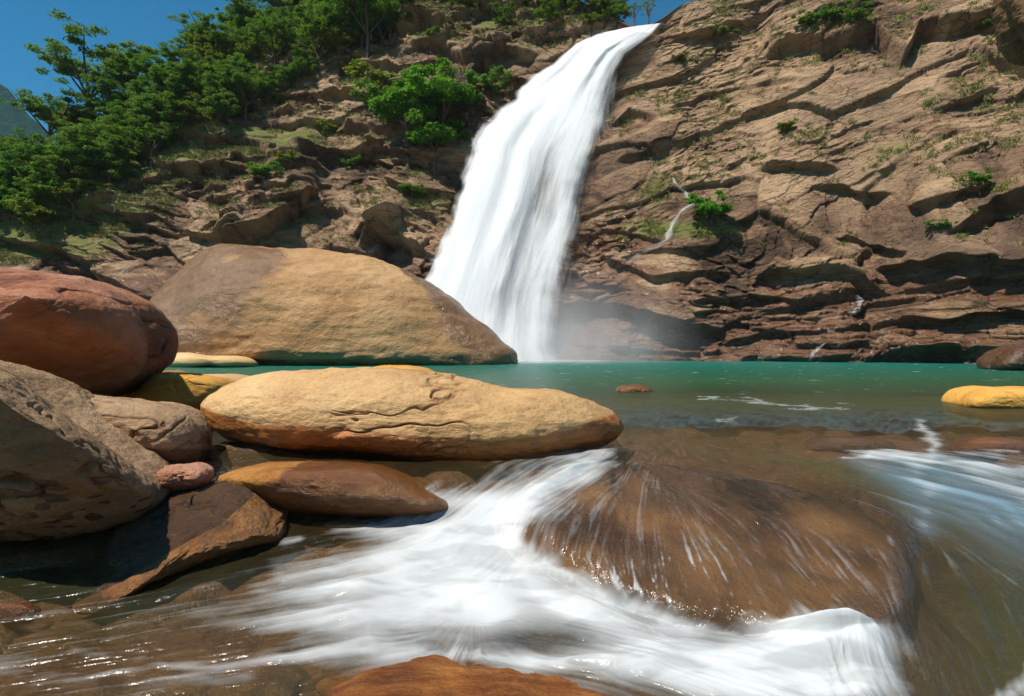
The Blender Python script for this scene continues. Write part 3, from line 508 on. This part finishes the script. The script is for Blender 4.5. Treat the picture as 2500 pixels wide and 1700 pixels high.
boulder('boulder', 'dark wet rock at the foot of the right cliff', 'boulder', [(2425, 905), (2428, 885), (2450, 868), (2470, 852), (2510, 845), (2570, 848), (2620, 870), (2620, 915), (2500, 920)], 24, 1.6, m_brown, e=.6, rough=.2, fs=.7, seed=89, nth=200, nph=140, wetf=lambda v, x, y: .8 + 0 * x)
boulder('rock', 'reddish rock face hanging into the top right corner', 'rock', [(2462, -120), (2458, -10), (2464, 20), (2470, 60), (2484, 95), (2500, 120), (2530, 150), (2600, 160), (2700, 60), (2700, -120)], 20, 1.2, m_brown, e=.7, rough=.14, fs=.7, seed=90, nth=260, nph=160, mossf=lambda v, x, y: .3 + 0 * x)
# submerged stones near the lip
for i, (cx, cyy, rx, ry, Dd, lb, mt) in enumerate([(2080, 1093, 130, 24, 5.75, 'purplish brown stone under the shallow water before the blue churn', m_brown), (2430, 1098, 110, 26, 5.6, 'orange stone under the shallow water at the right edge', m_or),
    (40, 1500, 60, 36, 2.95, 'orange stone in the dark water at the left edge', m_or), (860, 1290, 140, 22, 4.1, 'olive tan stone under the water below the orange slab', m_tan)]):
    t = np.linspace(0, 2 * np.pi, 14, endpoint=False)
    boulder('stone', lb, 'stone', [(cx + rx * math.cos(a) * (1 + .12 * math.sin(3 * a + i)), cyy + ry * math.sin(a)) for a in t], Dd, rx / F * Dd * .6, mt, e=.65, rough=.02, fs=2, seed=100 + i, nth=200, nph=120, wetf=lambda v, x, y: .9 + 0 * x)
# pale sand bar
boulder('sandbar', 'pale gravel bar at the waterline below the huge boulder', 'sandbar', [(340, 900), (350, 868), (420, 864), (520, 868), (620, 876), (700, 888), (640, 905)], 29, 3, m_tan, e=.6, rough=.05, fs=.6, seed=111, nth=160, nph=80, tone=1.1)
# dome under the film of water
t = np.linspace(0, 2 * np.pi, 420, endpoint=False); rr = np.linspace(.002, 1.4, 300)[:, None]; ud, vd = 1.66 * rr * np.cos(t), 1.25 * rr * np.sin(t)
Xd, Yd = 1.33 + ud * .82 + vd * .57, 3.78 - ud * .57 + vd * .82; Zd = np.maximum(dome_z(Xd, Yd), -1.2)
m_sub = rock_mat('submerged_dome_rock', ((.025, .012, .007), (.12, .055, .025), (.27, .135, .055)), 2.4, .05, wetcol=(.115, .055, .024), stainc=(.22, .12, .045), streak=(1, .4, 1))
o = gmesh('boulder', np.stack([Xd, Yd, Zd], -1), 420, 300, m_sub, attrs={'wet': .4 + .25 * fbm2(Xd * 1.5, Yd * 1.5, 3, 75), 'tone': .45 + .5 * fbm2(Xd * 2.5, Yd * 2.5, 4, 70), 'moss': 0 * Zd}, loc=(1.22, 4.02, -.55), closeu=True)
tag(o, 'broad brown boulder under a thin sheet of fast water at right centre', 'boulder')

# ------------------------------------------------------------------ waterfall
LE = [(1536, 66), (1458, 82), (1400, 105), (1373, 128), (1342, 159), (1303, 182), (1265, 209), (1245, 236), (1207, 263), (1172, 302), (1149, 337), (1141, 380), (1121, 434), (1094, 492), (1071, 573), (1035, 666), (1010, 730), (1000, 800), (1000, 890)]
RE = [(1617, 56), (1590, 85), (1560, 108), (1528, 132), (1505, 170), (1489, 217), (1478, 271), (1466, 349), (1445, 407), (1430, 465), (1420, 542), (1404, 581), (1385, 647), (1366, 724), (1360, 782), (1350, 840), (1362, 890)]
def resample(P, n):
    P = np.array(P, float); d = np.r_[0, np.cumsum(np.hypot(*np.diff(P, axis=0).T))]; t = np.linspace(0, d[-1], n); return np.stack([np.interp(t, d, P[:, 0]), np.interp(t, d, P[:, 1])], 1)
def fallD(px, py, off):
    d_ = np.interp(px, ax, db); l_ = np.interp(px, ax, ln); kk = (850 - py) / F
    Yc = (d_ + .9 * l_) / (1 - kk * l_); return np.minimum(Yc, 60) - off
def fall_mat(name, dens):
    M = Mat(name); uv = M.n('Attribute', attribute_name='fs').outputs['Fac']; tv = M.attr('ft'); rd = M.attr('rnd')
    cb_ = M.n('CombineXYZ'); M.put(cb_, 0, M.math('MULTIPLY', uv, 34)); M.put(cb_, 1, M.math('MULTIPLY', tv, 3.2)); M.put(cb_, 2, rd)
    a = M.noise(1, 5, .65, cb_.outputs[0], .5)
    c2_ = M.n('CombineXYZ'); M.put(c2_, 0, M.math('MULTIPLY', uv, 7)); M.put(c2_, 1, M.math('MULTIPLY', tv, 2.4)); M.put(c2_, 2, M.math('ADD', rd, 7.7))
    b = M.noise(1, 4, .6, c2_.outputs[0], .8)
    c3_ = M.n('CombineXYZ'); M.put(c3_, 0, M.math('MULTIPLY', uv, 90)); M.put(c3_, 1, M.math('MULTIPLY', tv, 9)); M.put(c3_, 2, M.math('ADD', rd, 3.7))
    c = M.noise(1, 4, .7, c3_.outputs[0], .3)
    s_ = M.math('ADD', M.math('ADD', M.math('MULTIPLY', M.math('SUBTRACT', a, .5), .65), M.math('MULTIPLY', M.math('SUBTRACT', b, .5), 1.7)), M.math('MULTIPLY', M.math('SUBTRACT', c, .5), .28))
    al = M.math('MULTIPLY', M.mapr(M.math('ADD', M.attr('cover'), s_), .05, 1.05, 0, 1, True), dens, clamp=True)
    tr = M.n('BsdfTransparent'); df = M.n('BsdfDiffuse'); M.put(df, 0, (.86, .88, .9)); tl = M.n('BsdfTranslucent'); M.put(tl, 0, (.86, .88, .9))
    nb = M.bump(M.math('ADD', M.math('MULTIPLY', a, .3), b), .35, .4); M.put(df, 'Normal', nb)
    return M.surf(M.mixs(al, tr.outputs[0], M.mixs(.35, df.outputs[0], tl.outputs[0])))
wf = bpy.data.objects.new('waterfall', None); COL.objects.link(wf); wf.location = (1.2, 41, 0)
tag(wf, 'tall white waterfall pouring from the cliff top into the pool', 'waterfall')
nT, nS = 240, 130
Lc, Rc = resample(LE, nT), resample(RE, nT)
m_fall = fall_mat('falling_water', .9)
lay_ = [(1.5, .03, .95, 0), (2.1, .0, .8, 5.1), (2.7, -.02, .6, 11.7), (1.0, .0, 1.1, 17.3)]
for i, (off, grow, cov, rd) in enumerate(lay_):
    s = np.linspace(-.16, 1.16, nS)[None]; tpar = np.linspace(0, 1, nT)[:, None]
    qx = Lc[:, :1] * (1 - s) + Rc[:, :1] * s; qy = Lc[:, 1:] * (1 - s) + Rc[:, 1:] * s
    bulge = np.sqrt(np.clip(1 - (2 * np.clip(s, 0, 1) - 1) ** 2, 0, 1))
    Yf = fallD(np.clip(qx, 1000, 1650), qy, off - 1.0 + 1.2 * bulge * sm(0, .15, tpar)) - (.35 * vn2(s * 9 + rd, tpar * 5, 3 + i)) * bulge
    base = (.62 + cov * .28) + 0 * qx
    base += .5 * np.exp(-((s - .25) / .25) ** 2) - .5 * np.exp(-(((s - .62) / .16) ** 2)) * sm(.28, .5, tpar) * sm(1.02, .8, tpar) - .25 * np.exp(-(((s - .78) / .2) ** 2)) * sm(.4, .6, tpar)
    base += .35 * sm(.2, 0, tpar) + .25 * sm(.85, 1, tpar)
    jag = .06 * vn2(tpar * 9 + rd, s * 0 + 2, 5) + .03 * vn2(tpar * 40 + rd, s * 0, 6)
    ed = sm(-.1, .22, s + jag) * sm(1.15, .8, s + jag * .6); cover = base * ed * 1.15 - (1 - ed) * .8
    V_ = np.stack([px2x(qx, Yf), Yf, py2z(qy, Yf)], -1)
    V_[..., 2] = np.maximum(V_[..., 2], -.1)
    L_ = np.cumsum(np.r_[0, np.hypot(*np.diff(Lc, axis=0).T)])[:, None] / 800
    gmesh('water_sheet', V_, nS, nT, m_fall, parent=wf, attrs={'fs': s + 0 * qx, 'ft': L_ + 0 * qx, 'cover': cover, 'rnd': rd + 0 * qx}, loc=(1.2, 41, 0))
s = np.linspace(-.3, 1.3, nS)[None]; qx = Lc[:, :1] * (1 - s) + Rc[:, :1] * s; qy = Lc[:, 1:] * (1 - s) + Rc[:, 1:] * s
Yf = fallD(np.clip(qx, 1000, 1650), qy, 2.6) + 0 * qx; V_ = np.stack([px2x(qx, Yf), Yf, np.maximum(py2z(qy, Yf), -.1)], -1)
cover = .95 * sm(-.28, .3, s + .12 * vn2(tpar * 9, s * 3, 8)) * sm(1.28, .7, s + .12 * vn2(tpar * 9, s * 3 + 5, 8)) * (1 - .5 * np.exp(-((s - .62) / .18) ** 2) * sm(.3, .5, tpar)) - .25
gmesh('water_veil', V_, nS, nT, fall_mat('falling_spray', .62), parent=wf, attrs={'fs': (s + 0 * qx) * .5, 'ft': L_ + 0 * qx, 'cover': cover, 'rnd': 23 + 0 * qx}, loc=(1.2, 41, 0))
# side cascade on the right cliff
m_casc = fall_mat('cascade_water', .7)
def cascade(name, cp, label, off=.25, cv=.62, seed=2):
    cpr = np.array(cp, float); tq = np.linspace(0, len(cp) - 1, 160); q = np.stack([np.interp(tq, range(len(cp)), cpr[:, k]) for k in range(3)], 1); sV = []
    for (x_, y_, w_) in q:
        p0, _n = surf(x_, y_); Yq = p0[1] - off
        for s in np.linspace(-1, 1, 9): sV.append((float(px2x(x_ + s * w_ * (.75 + .3 * math.sin(y_ * .2)), Yq)), Yq - .2 * (1 - s * s), float(py2z(y_, Yq))))
    sV = np.array(sV).reshape(160, 9, 3); ker = np.hanning(15); ker /= ker.sum()
    sV[..., 1] = np.apply_along_axis(lambda a: np.convolve(np.pad(a, 7, 'edge'), ker, 'valid'), 0, sV[..., 1]) - .1
    S_ = np.linspace(0, 1, 9)[None] + np.zeros((160, 1)); T_ = np.linspace(0, .4, 160)[:, None] + 0 * S_
    o = gmesh(name, sV, 9, 160, m_casc, attrs={'fs': S_ * .4, 'ft': T_ * 9, 'cover': (cv * np.sin(S_ * np.pi) ** .5 + .05) * (1 - .75 * sm(.25, .4, T_)), 'rnd': seed + 0 * S_}, loc=tuple(sV[-1, 4]))
    tag(o, label, 'cascade')
cascade('cascade', [(1640, 436, 3), (1652, 455, 6), (1680, 480, 9), (1690, 500, 12), (1660, 520, 9), (1640, 550, 10), (1630, 585, 12), (1600, 602, 16), (1560, 622, 26), (1550, 660, 40)], 'thin white side cascade trickling down the cliff beside the mossy ledge')
cascade('trickle', [(2088, 722, 5), (2098, 735, 12), (2092, 752, 12), (2075, 772, 16)], 'short white trickle over a rock step low on the right cliff', .2, .5, 3)
cascade('trickle', [(2010, 838, 8), (1995, 850, 10), (1980, 866, 8), (1974, 884, 7)], 'small trickle ending at the waterline under the right cliff', .2, .5, 4)

# ------------------------------------------------------------------ plants
def leaf_mat(name, dark, light, trans=.45):
    M = Mat(name); r = M.attr('lr'); oi = M.n('ObjectInfo').outputs['Random']
    c = M.mix(r, dark, light); c = M.mix(M.mapr(oi, 0, 1, 0, .45), c, M.mix(.5, dark, (.12, .13, .01)))
    d = M.pr(Base_Color=c, Roughness=.55, Specular_IOR_Level=.15); tl = M.n('BsdfTranslucent'); M.put(tl, 0, M.mix(.5, c, (.16, .28, .02)))
    return M.surf(M.mixs(trans, d, tl.outputs[0]))
m_leafs = [leaf_mat('leaf_deep_green', (.04, .12, .015), (.15, .31, .035)), leaf_mat('leaf_mid_green', (.05, .13, .012), (.22, .36, .03)), leaf_mat('leaf_bright_green', (.045, .17, .01), (.13, .42, .025)), leaf_mat('leaf_olive', (.07, .11, .01), (.32, .34, .04))]
MB = Mat('bark'); m_bark = MB.surf(MB.pr(Base_Color=MB.ramp(MB.noise(6, 5), [(.3, (.05, .035, .022)), (.7, (.17, .12, .08))]), Roughness=.9))
MG = Mat('grass_blade'); m_grass = MG.surf(MG.pr(Base_Color=MG.mix(MG.attr('lr'), (.08, .14, .012), (.3, .25, .08)), Roughness=.7))
def tube(V, Q, a, b, r0, r1, n=5):
    a, b = np.array(a, float), np.array(b, float); d = b - a; d /= np.linalg.norm(d) + 1e-9
    u = np.cross(d, (.3, .2, .9)); u /= np.linalg.norm(u); w_ = np.cross(d, u); k0 = len(V)
    for p, r in ((a, r0), (b, r1)):
        for i in range(n): t = 2 * math.pi * i / n; V.append(p + r * (math.cos(t) * u + math.sin(t) * w_))
    for i in range(n): Q.append((k0 + i, k0 + (i + 1) % n, k0 + n + (i + 1) % n, k0 + n + i))
def leaves(cs, rad, flat, per, size, r):
    """leaf quads in flattened clumps round the points cs"""
    n = len(cs) * per; c = np.repeat(np.array(cs), per, 0); g = r.normal(size=(n, 3)); g /= np.linalg.norm(g, axis=1, keepdims=True); g *= r.random((n, 1)) ** .45
    p = c + g * np.array([rad, rad, rad * flat]) * (.7 + .6 * np.repeat(r.random(len(cs)), per)[:, None])
    nr = r.normal(size=(n, 3)) * .6 + np.array([0, 0, 1.0]) + g * .5; nr /= np.linalg.norm(nr, axis=1, keepdims=True)
    u = np.cross(nr, r.normal(size=(n, 3))); u /= np.linalg.norm(u, axis=1, keepdims=True); w_ = np.cross(nr, u); sz = size * (.6 + .8 * r.random((n, 1)))
    V = np.stack([p - u * sz, p - w_ * sz * .42 + nr * sz * .1, p + u * sz, p + w_ * sz * .42 + nr * sz * .1], 1).reshape(-1, 3); Q = np.arange(4 * n).reshape(-1, 4)
    lr = np.repeat(np.clip(.25 + .5 * r.random(n) + .35 * np.repeat(r.random(len(cs)) - .5, per), 0, 1), 4)
    return V, Q, lr
def tree_proto(h, spread, seed, mat, kind='tree', leaf=.13, ncl=60, per=90, flat=.35, lean=(0, 0)):
    r = np.random.default_rng(seed); V, Q = [], []; tips = []
    fork = h * (.3 if kind == 'umbrella' else .22)
    p = np.array([0, 0, -.8]); r0 = .035 * h
    top = np.array([lean[0] * .3, lean[1] * .3, fork]); tube(V, Q, p, top, r0, r0 * .8)
    nb = 6 if kind != 'bush' else 5
    for b in range(nb):
        az = 2 * math.pi * (b + r.random() * .7) / nb; rr_ = spread * (.35 + .65 * r.random()); hh = h * (.62 + .38 * r.random()) if kind == 'umbrella' else h * (.35 + .65 * r.random())
        e = np.array([math.cos(az) * rr_ + lean[0], math.sin(az) * rr_ + lean[1], hh]); m = (top + e) / 2 + r.normal(size=3) * .08 * h; m[2] += .06 * h
        tube(V, Q, top, m, r0 * .5, r0 * .3); tube(V, Q, m, e, r0 * .3, r0 * .12)
        for j in range(ncl // nb):
            t = .35 + .65 * r.random(); bp = top + (m - top) * min(1, 2 * t) if t < .5 else m + (e - m) * (2 * t - 1)
            tip = bp + np.array([r.normal() * .25 * spread, r.normal() * .25 * spread, abs(r.normal()) * .07 * h])
            if r.random() < .5: tube(V, Q, bp, tip, r0 * .12, r0 * .04, 4)
            tips.append(tip)
    LV, LQ, lr = leaves(tips, spread * .2, flat, per, leaf, r)
    return (np.array(V), np.array(Q)), (LV, LQ, lr), mat
def make_plant(name, proto, loc, rz, sc, label, cat, group):
    (V, Q), (LV, LQ, lr), mat = proto['g']
    e = bpy.data.objects.new(name, None); COL.objects.link(e); e.location = [float(c) for c in loc]; e.rotation_euler = (0, 0, rz); e.scale = (sc, sc, sc)
    if 'src' not in proto:
        t_o = qmesh('trunk' if cat == 'tree' else 'stem', V, Q, m_bark); c_o = qmesh('crown' if cat == 'tree' else 'foliage', LV, LQ, mat, attrs={'lr': lr}, smooth=False)
        proto['src'] = (t_o.data, c_o.data); t_o.parent = e; c_o.parent = e
    else:
        for d, n in zip(proto['src'], ('trunk', 'crown') if cat == 'tree' else ('stem', 'foliage')):
            c = bpy.data.objects.new(n, d); COL.objects.link(c); c.parent = e
    tag(e, label, cat, group); return e
PR = {'u1': dict(g=tree_proto(8, 4.2, 1, m_leafs[0], 'umbrella', .17, 72, 110, .3)), 'u2': dict(g=tree_proto(8, 3.8, 2, m_leafs[1], 'umbrella', .17, 66, 110, .32)),
      'r1': dict(g=tree_proto(7, 3.4, 3, m_leafs[0], 'tree', .16, 84, 110, .45)), 'r2': dict(g=tree_proto(7, 3.2, 4, m_leafs[1], 'tree', .16, 84, 110, .45)), 'r3': dict(g=tree_proto(6, 3.2, 5, m_leafs[3], 'tree', .16, 78, 110, .45)),
      'thin': dict(g=tree_proto(8, 2.6, 6, m_leafs[1], 'umbrella', .14, 40, 30, .3)), 'r4': dict(g=tree_proto(7, 3.4, 13, m_leafs[2], 'tree', .16, 78, 110, .42)),
      'b1': dict(g=tree_proto(2.0, 1.5, 7, m_leafs[2], 'bush', .1, 45, 80, .5)), 'b2': dict(g=tree_proto(1.6, 1.4, 8, m_leafs[0], 'bush', .09, 40, 80, .5)), 'b3': dict(g=tree_proto(1.4, 1.4, 9, m_leafs[3], 'bush', .09, 40, 70, .5))}
WOOD = [(-60, 430), (40, 410), (110, 365), (230, 315), (360, 235), (560, 120), (700, 30), (800, -20), (960, 0), (980, 120), (830, 150), (730, 215), (600, 300), (470, 320), (400, 380), (330, 420), (250, 480), (220, 530), (0, 560), (-120, 560)]
def plant_at(nm, pk, px, py, sc, label, cat, group, rz=None, sink=.1):
    p, n = surf(px, py); p = p.copy(); p[2] -= sink
    return make_plant(nm, PR[pk], p, random.uniform(0, 6.28) if rz is None else rz, sc, label, cat, group)
# hillside wood: poisson-like scatter
pts = []
tries = 0
while tries < 6000 and len(pts) < 95:
    tries += 1; x_, y_ = random.uniform(-120, 990), random.uniform(-30, 560)
    if not inpoly(np.array([x_]), np.array([y_]), WOOD)[0]: continue
    if all((x_ - a) ** 2 + ((y_ - b) * 1.5) ** 2 > 46 ** 2 for a, b in pts): pts.append((x_, y_))
LBL = {'u1': 'deep green flat-topped tree in the hillside wood left of the waterfall', 'u2': 'mid green flat-topped tree in the hillside wood left of the waterfall', 'r1': 'deep green bushy tree in the hillside wood left of the waterfall',
       'r2': 'mid green bushy tree in the hillside wood left of the waterfall', 'r3': 'olive green bushy tree in the hillside wood left of the waterfall', 'r4': 'bright green bushy tree in the hillside wood left of the waterfall'}
for i, (x_, y_) in enumerate(pts):
    pk = random.choices(['u1', 'u2', 'r1', 'r2', 'r3', 'r4'], [3, 2, 4, 3, 2, 1.3])[0]
    edge_ = y_ > 380 or (x_ > 600 and y_ > 180)
    sc = random.uniform(.42, .62) if edge_ else random.uniform(.5, .68) if (x_ < 480 and y_ < 330) or y_ < 120 else random.uniform(.58, .82)
    zone = 'at the lower left foot of the hillside wood' if y_ > 430 and x_ < 150 else 'on the left flank of the hillside wood' if x_ < 200 else 'along the lower rim of the wood above the bare rock' if y_ > 380 else 'high up near the top edge of the wood' if y_ < 110 else \
        'at the right end of the wood nearest the waterfall' if x_ > 800 else 'in the middle of the wood below the skyline trees' if x_ < 450 else 'in the wood above the grassy rock slope'
    plant_at('tree', pk, x_, y_, sc, LBL[pk].replace('in the hillside wood left of the waterfall', zone), 'tree', 'trees of the hillside wood')
for pk, x_, y_, sc, lb in [('u1', 215, 300, 1.12, 'big spreading tree standing out against the sky at far left'), ('u2', 330, 255, .8, 'flat-topped tree on the skyline right of the big spreading tree'), ('u1', 500, 180, .82, 'airy dark tree reaching over the sky gap at upper left'),
    ('u2', 590, 130, .8, 'tall skyline tree with layered crown at upper left'), ('u1', 680, 75, .85, 'tree crown cut by the top edge above the hillside wood'), ('u1', 900, 130, .85, 'dark round crowned tree at the right end of the hillside wood'), ('r1', 830, 120, .8, 'dark tree beside the round crowned one'),
    ('thin', 1580, 64, .36, 'small sparse tree on the skyline beside the waterfall lip'), ('thin', 1545, 58, .32, 'slender sapling left of the sparse skyline tree')]:
    plant_at('tree', pk, x_, y_, sc, lb, 'tree', None)
for i, (px_, py_, sc) in enumerate([(1010, 15, .55), (1080, 0, .5), (1140, 25, .5), (1200, 10, .55), (1260, 30, .5), (1310, 15, .55), (1370, 20, .5), (1420, 35, .55), (1470, 50, .5), (1340, 50, .4), (1230, 60, .35), (1440, 70, .35), (1500, 60, .4)]):
    plant_at('shrub', random.choice(['r3', 'r2', 'r3']), px_, py_ + 12, sc, 'olive scrub bush along the cliff top left of the waterfall', 'shrub', 'scrub along the cliff top')
BS = [('b1', 1000, 345, 2.9, 'bright green bush left of the waterfall, middle one'), ('b1', 1080, 320, 2.9, 'bright green bush touching the left edge of the waterfall'), ('b1', 1060, 400, 2.3, 'lowest bright green bush beside the waterfall'), ('b1', 1125, 275, 1.7, 'small light green bush highest beside the waterfall'),
      ('b2', 980, 290, 2.6, 'dark green bush above the bright green bushes'), ('b3', 920, 260, 2.6, 'olive round bush left of the dark green bush'), ('b2', 1200, 245, 1.7, 'dark bush tucked against the upper left edge of the waterfall'), ('b1', 648, 445, 1.0, 'compact green bush sitting alone on the left rock slope'),
      ('b2', 855, 410, .9, 'dark bush below the shaded recess on the left slope'), ('b2', 1010, 490, 1.0, 'low dark bush near the foot of the left slope'), ('b1', 1735, 552, 1.25, 'green bush on the mossy ledge beside the side cascade'), ('b2', 1050, 110, 1.0, 'round dark bush on the bare rock below the cliff top scrub'),
      ('b2', 2030, 62, 1.0, 'dark bush under the ledge high on the right cliff'), ('b2', 1985, 65, .9, 'bush at the left end of the high ledge on the right cliff'), ('b2', 2090, 55, .8, 'bush at the right end of the high ledge on the right cliff'), ('b2', 1770, 95, .8, 'small bush below the upper rim of the right cliff'),
      ('b3', 1660, 150, .6, 'tiny bush on the slab near the waterfall lip'), ('b3', 1920, 320, .7, 'small olive bush in the middle of the right cliff'), ('b2', 2420, 80, .8, 'dark bush beside the hanging reddish rock'), ('b1', 430, 345, 1.3, 'bright shrub at the lower rim of the wood'), ('b1', 380, 370, 1.2, 'second bright shrub at the lower rim of the wood'),
      ('b3', 700, 395, .8, 'low olive shrub under the wood on the left slope'), ('b3', 800, 330, 1.0, 'olive shrub at the upper middle of the left slope'), ('b2', 2290, 560, .5, 'small weed clump under the big shadow on the right cliff'), ('b1', 2370, 450, .5, 'small green clump on the right part of the cliff')]
for pk, x_, y_, sc, lb in BS: plant_at('bush', pk, x_, y_, sc, lb, 'bush', None, sink=.25)
# low green cover at far left
for i in range(95):
    x_, y_ = random.uniform(-60, 330), random.uniform(400, 585)
    if y_ > 580 - .5 * max(0, x_ - 60): continue
    pk = random.choice(['b1', 'b1', 'b2', 'b3', 'b3'])
    lb = {'b1': 'bright green', 'b2': 'dark green', 'b3': 'olive green'}[pk] + ' shrub in the far left thicket, ' + ('cut by the left picture edge' if x_ < 25 else 'in its lowest row above the bare rocks' if y_ > 530 else 'under the wood on its upper side' if y_ < 450 else 'on its right flank' if x_ > 170 else 'in the middle of it')
    plant_at('shrub', pk, x_, y_, random.uniform(1.1, 1.7), lb, 'shrub', 'thicket shrubs at the far left', sink=.3)
# grass: tufts where moss is strong and on ledges
ii, jj = np.where((moss[:nvr] > .12) & (PX[:nvr] > -50) & (PX[:nvr] < 2550) & (PY[:nvr] > -20))
pw_ = moss[:nvr][ii, jj] ** 1.5 * sm(-.15, .3, vn2(PX[ii, jj] / 40, PY[ii, jj] / 22, 67)) * (Nf[:nvr][ii, jj, 2].clip(.15, 1)); pw_ /= pw_.sum()
sel = rng.choice(len(ii), 9000, p=pw_); base = np.stack([X[ii[sel], jj[sel]], Y[ii[sel], jj[sel]], Z[ii[sel], jj[sel]]], -1)
i2 = rng.integers(40, nvr - 5, 60000); j2 = rng.integers(5, nu - 5, 60000); okk = (Nf[i2, j2, 2] > .72) & (PY[i2, j2] < 600) & (PX[i2, j2] > 250) & ((PX[i2, j2] < 1050) | (PX[i2, j2] > 1480)); okk &= vn2(PX[i2, j2] / 45, PY[i2, j2] / 25, 66) > .25; i2, j2 = i2[okk][:3000], j2[okk][:3000]
base = np.concatenate([base, np.stack([X[i2, j2], Y[i2, j2], Z[i2, j2]], -1)]); nb_ = 22; n = len(base) * nb_
r = rng; c = np.repeat(base, nb_, 0) + r.normal(size=(n, 3)) * (.12, .12, .03); L = np.repeat(.14 + .26 * r.random(len(base)), nb_)[:, None] * (.6 + .8 * r.random((n, 1)))
d = r.normal(size=(n, 3)) * .5 + (0, -.25, .9); d /= np.linalg.norm(d, axis=1, keepdims=True); sd = np.cross(d, r.normal(size=(n, 3))); sd /= np.linalg.norm(sd, axis=1, keepdims=True)
mid = c + d * L * .6; tip = c + d * L + np.array([0, 0, -.35]) * L; wv_ = .016
V_ = np.stack([c - sd * wv_, c + sd * wv_, mid + sd * wv_, mid - sd * wv_, tip + sd * .004, tip - sd * .004], 1).reshape(-1, 3); b_ = np.arange(n)[:, None] * 6
Q_ = np.concatenate([b_ + [0, 1, 2, 3], b_ + [3, 2, 4, 5]])
lrr = np.repeat(np.repeat(np.clip(r.random(len(base)) * 1.1 - .1 * 0, 0, 1), nb_), 6)
o = qmesh('grass', V_, Q_, m_grass, attrs={'lr': lrr}, smooth=False); tag(o, kind='stuff')

# ------------------------------------------------------------------ far hills
nh = 200; hx = np.linspace(-900, 400, nh)[None]; hv = np.linspace(0, 1, 120)[:, None]
hy = 330 + 170 * hv + 0 * hx; hz = hv * (222 + 14 * vn2(hx / 60, hx * 0 + 1, 3) - .85 * (hx + 450)) + 8 * fbm2(hx / 26, hv * 9 + 0 * hx, 4, 6)
m_hill = Mat('far_forest'); m_h = m_hill.surf(m_hill.pr(Base_Color=m_hill.ramp(m_hill.noise(.12, 8, .7), [(.35, (.002, .03, .03)), (.65, (.012, .075, .06))]), Specular_IOR_Level=0.0, Roughness=1, Normal=m_hill.bump(m_hill.noise(.2, 6, .7), 1, 4)))  # bluish tint of distant haze is put into the forest colour
o = gmesh('hill', np.stack([hx + 0 * hy, hy, hz], -1), nh, 120, m_h); tag(o, kind='structure')
# land behind and under everything
m_land = Mat('ground_soil'); m_g = m_land.surf(m_land.pr(Base_Color=m_land.ramp(m_land.noise(.5, 6), [(.3, (.06, .045, .025)), (.7, (.12, .12, .05))]), Roughness=.95))
gx_ = np.linspace(-1500, 1500, 60)[None]; gy_ = np.linspace(-300, 2500, 60)[:, None]
o = gmesh('ground', np.stack([gx_ + 0 * gy_, gy_ + 0 * gx_, -6 + 0 * gx_ * gy_], -1), 60, 60, m_g); tag(o, kind='structure')

# ------------------------------------------------------------------ mist at the foot of the fall
def ellipsoid(name, c, r, mat):
    th = -np.linspace(0, 2 * np.pi, 48, endpoint=False)[None]; ph = np.linspace(.01, np.pi - .01, 26)[:, None]
    return gmesh(name, np.stack([c[0] + r[0] * np.sin(ph) * np.cos(th), c[1] + r[1] * np.sin(ph) * np.sin(th), c[2] + r[2] * np.cos(ph) + 0 * th], -1), 48, 26, mat, loc=c, closeu=True)
MM = Mat('mist'); 
gr = MM.n('VectorMath', operation='LENGTH'); MM.put(gr, 0, MM.co(1 / 11, 1 / 5.0, 1 / 7.0))
dn_ = MM.math('MULTIPLY', MM.math('POWER', MM.mapr(gr.outputs['Value'], 0, 1, 1, 0), 1.6), MM.mapr(MM.noise(.28, 3, .6), .3, .7, .3, 1.3))
vs = MM.n('VolumePrincipled'); MM.put(vs, 'Color', (.95, .96, .98)); MM.put(vs, 'Density', MM.math('MULTIPLY', dn_, .36)); MM.put(vs, 'Anisotropy', .2)
MM.t.links.new(vs.outputs[0], MM.out.inputs['Volume'])
o = ellipsoid('mist', (3.0, 37.5, .3), (11, 5.0, 7.0), MM.m); tag(o, kind='stuff')

# ------------------------------------------------------------------ air
HZ = Mat('air'); vz = HZ.n('VolumePrincipled'); HZ.put(vz, 'Color', (.75, .88, 1)); HZ.put(vz, 'Density', .00012); HZ.t.links.new(vz.outputs[0], HZ.out.inputs['Volume'])
bx = np.array([(x, y, z) for z in (-8, 330) for y in (-350, 2600) for x in (-1600, 1600)], float)
o = qmesh('haze', bx, np.array([(0, 2, 3, 1), (4, 5, 7, 6), (0, 1, 5, 4), (2, 6, 7, 3), (0, 4, 6, 2), (1, 3, 7, 5)]), HZ.m, smooth=False); tag(o, kind='stuff')
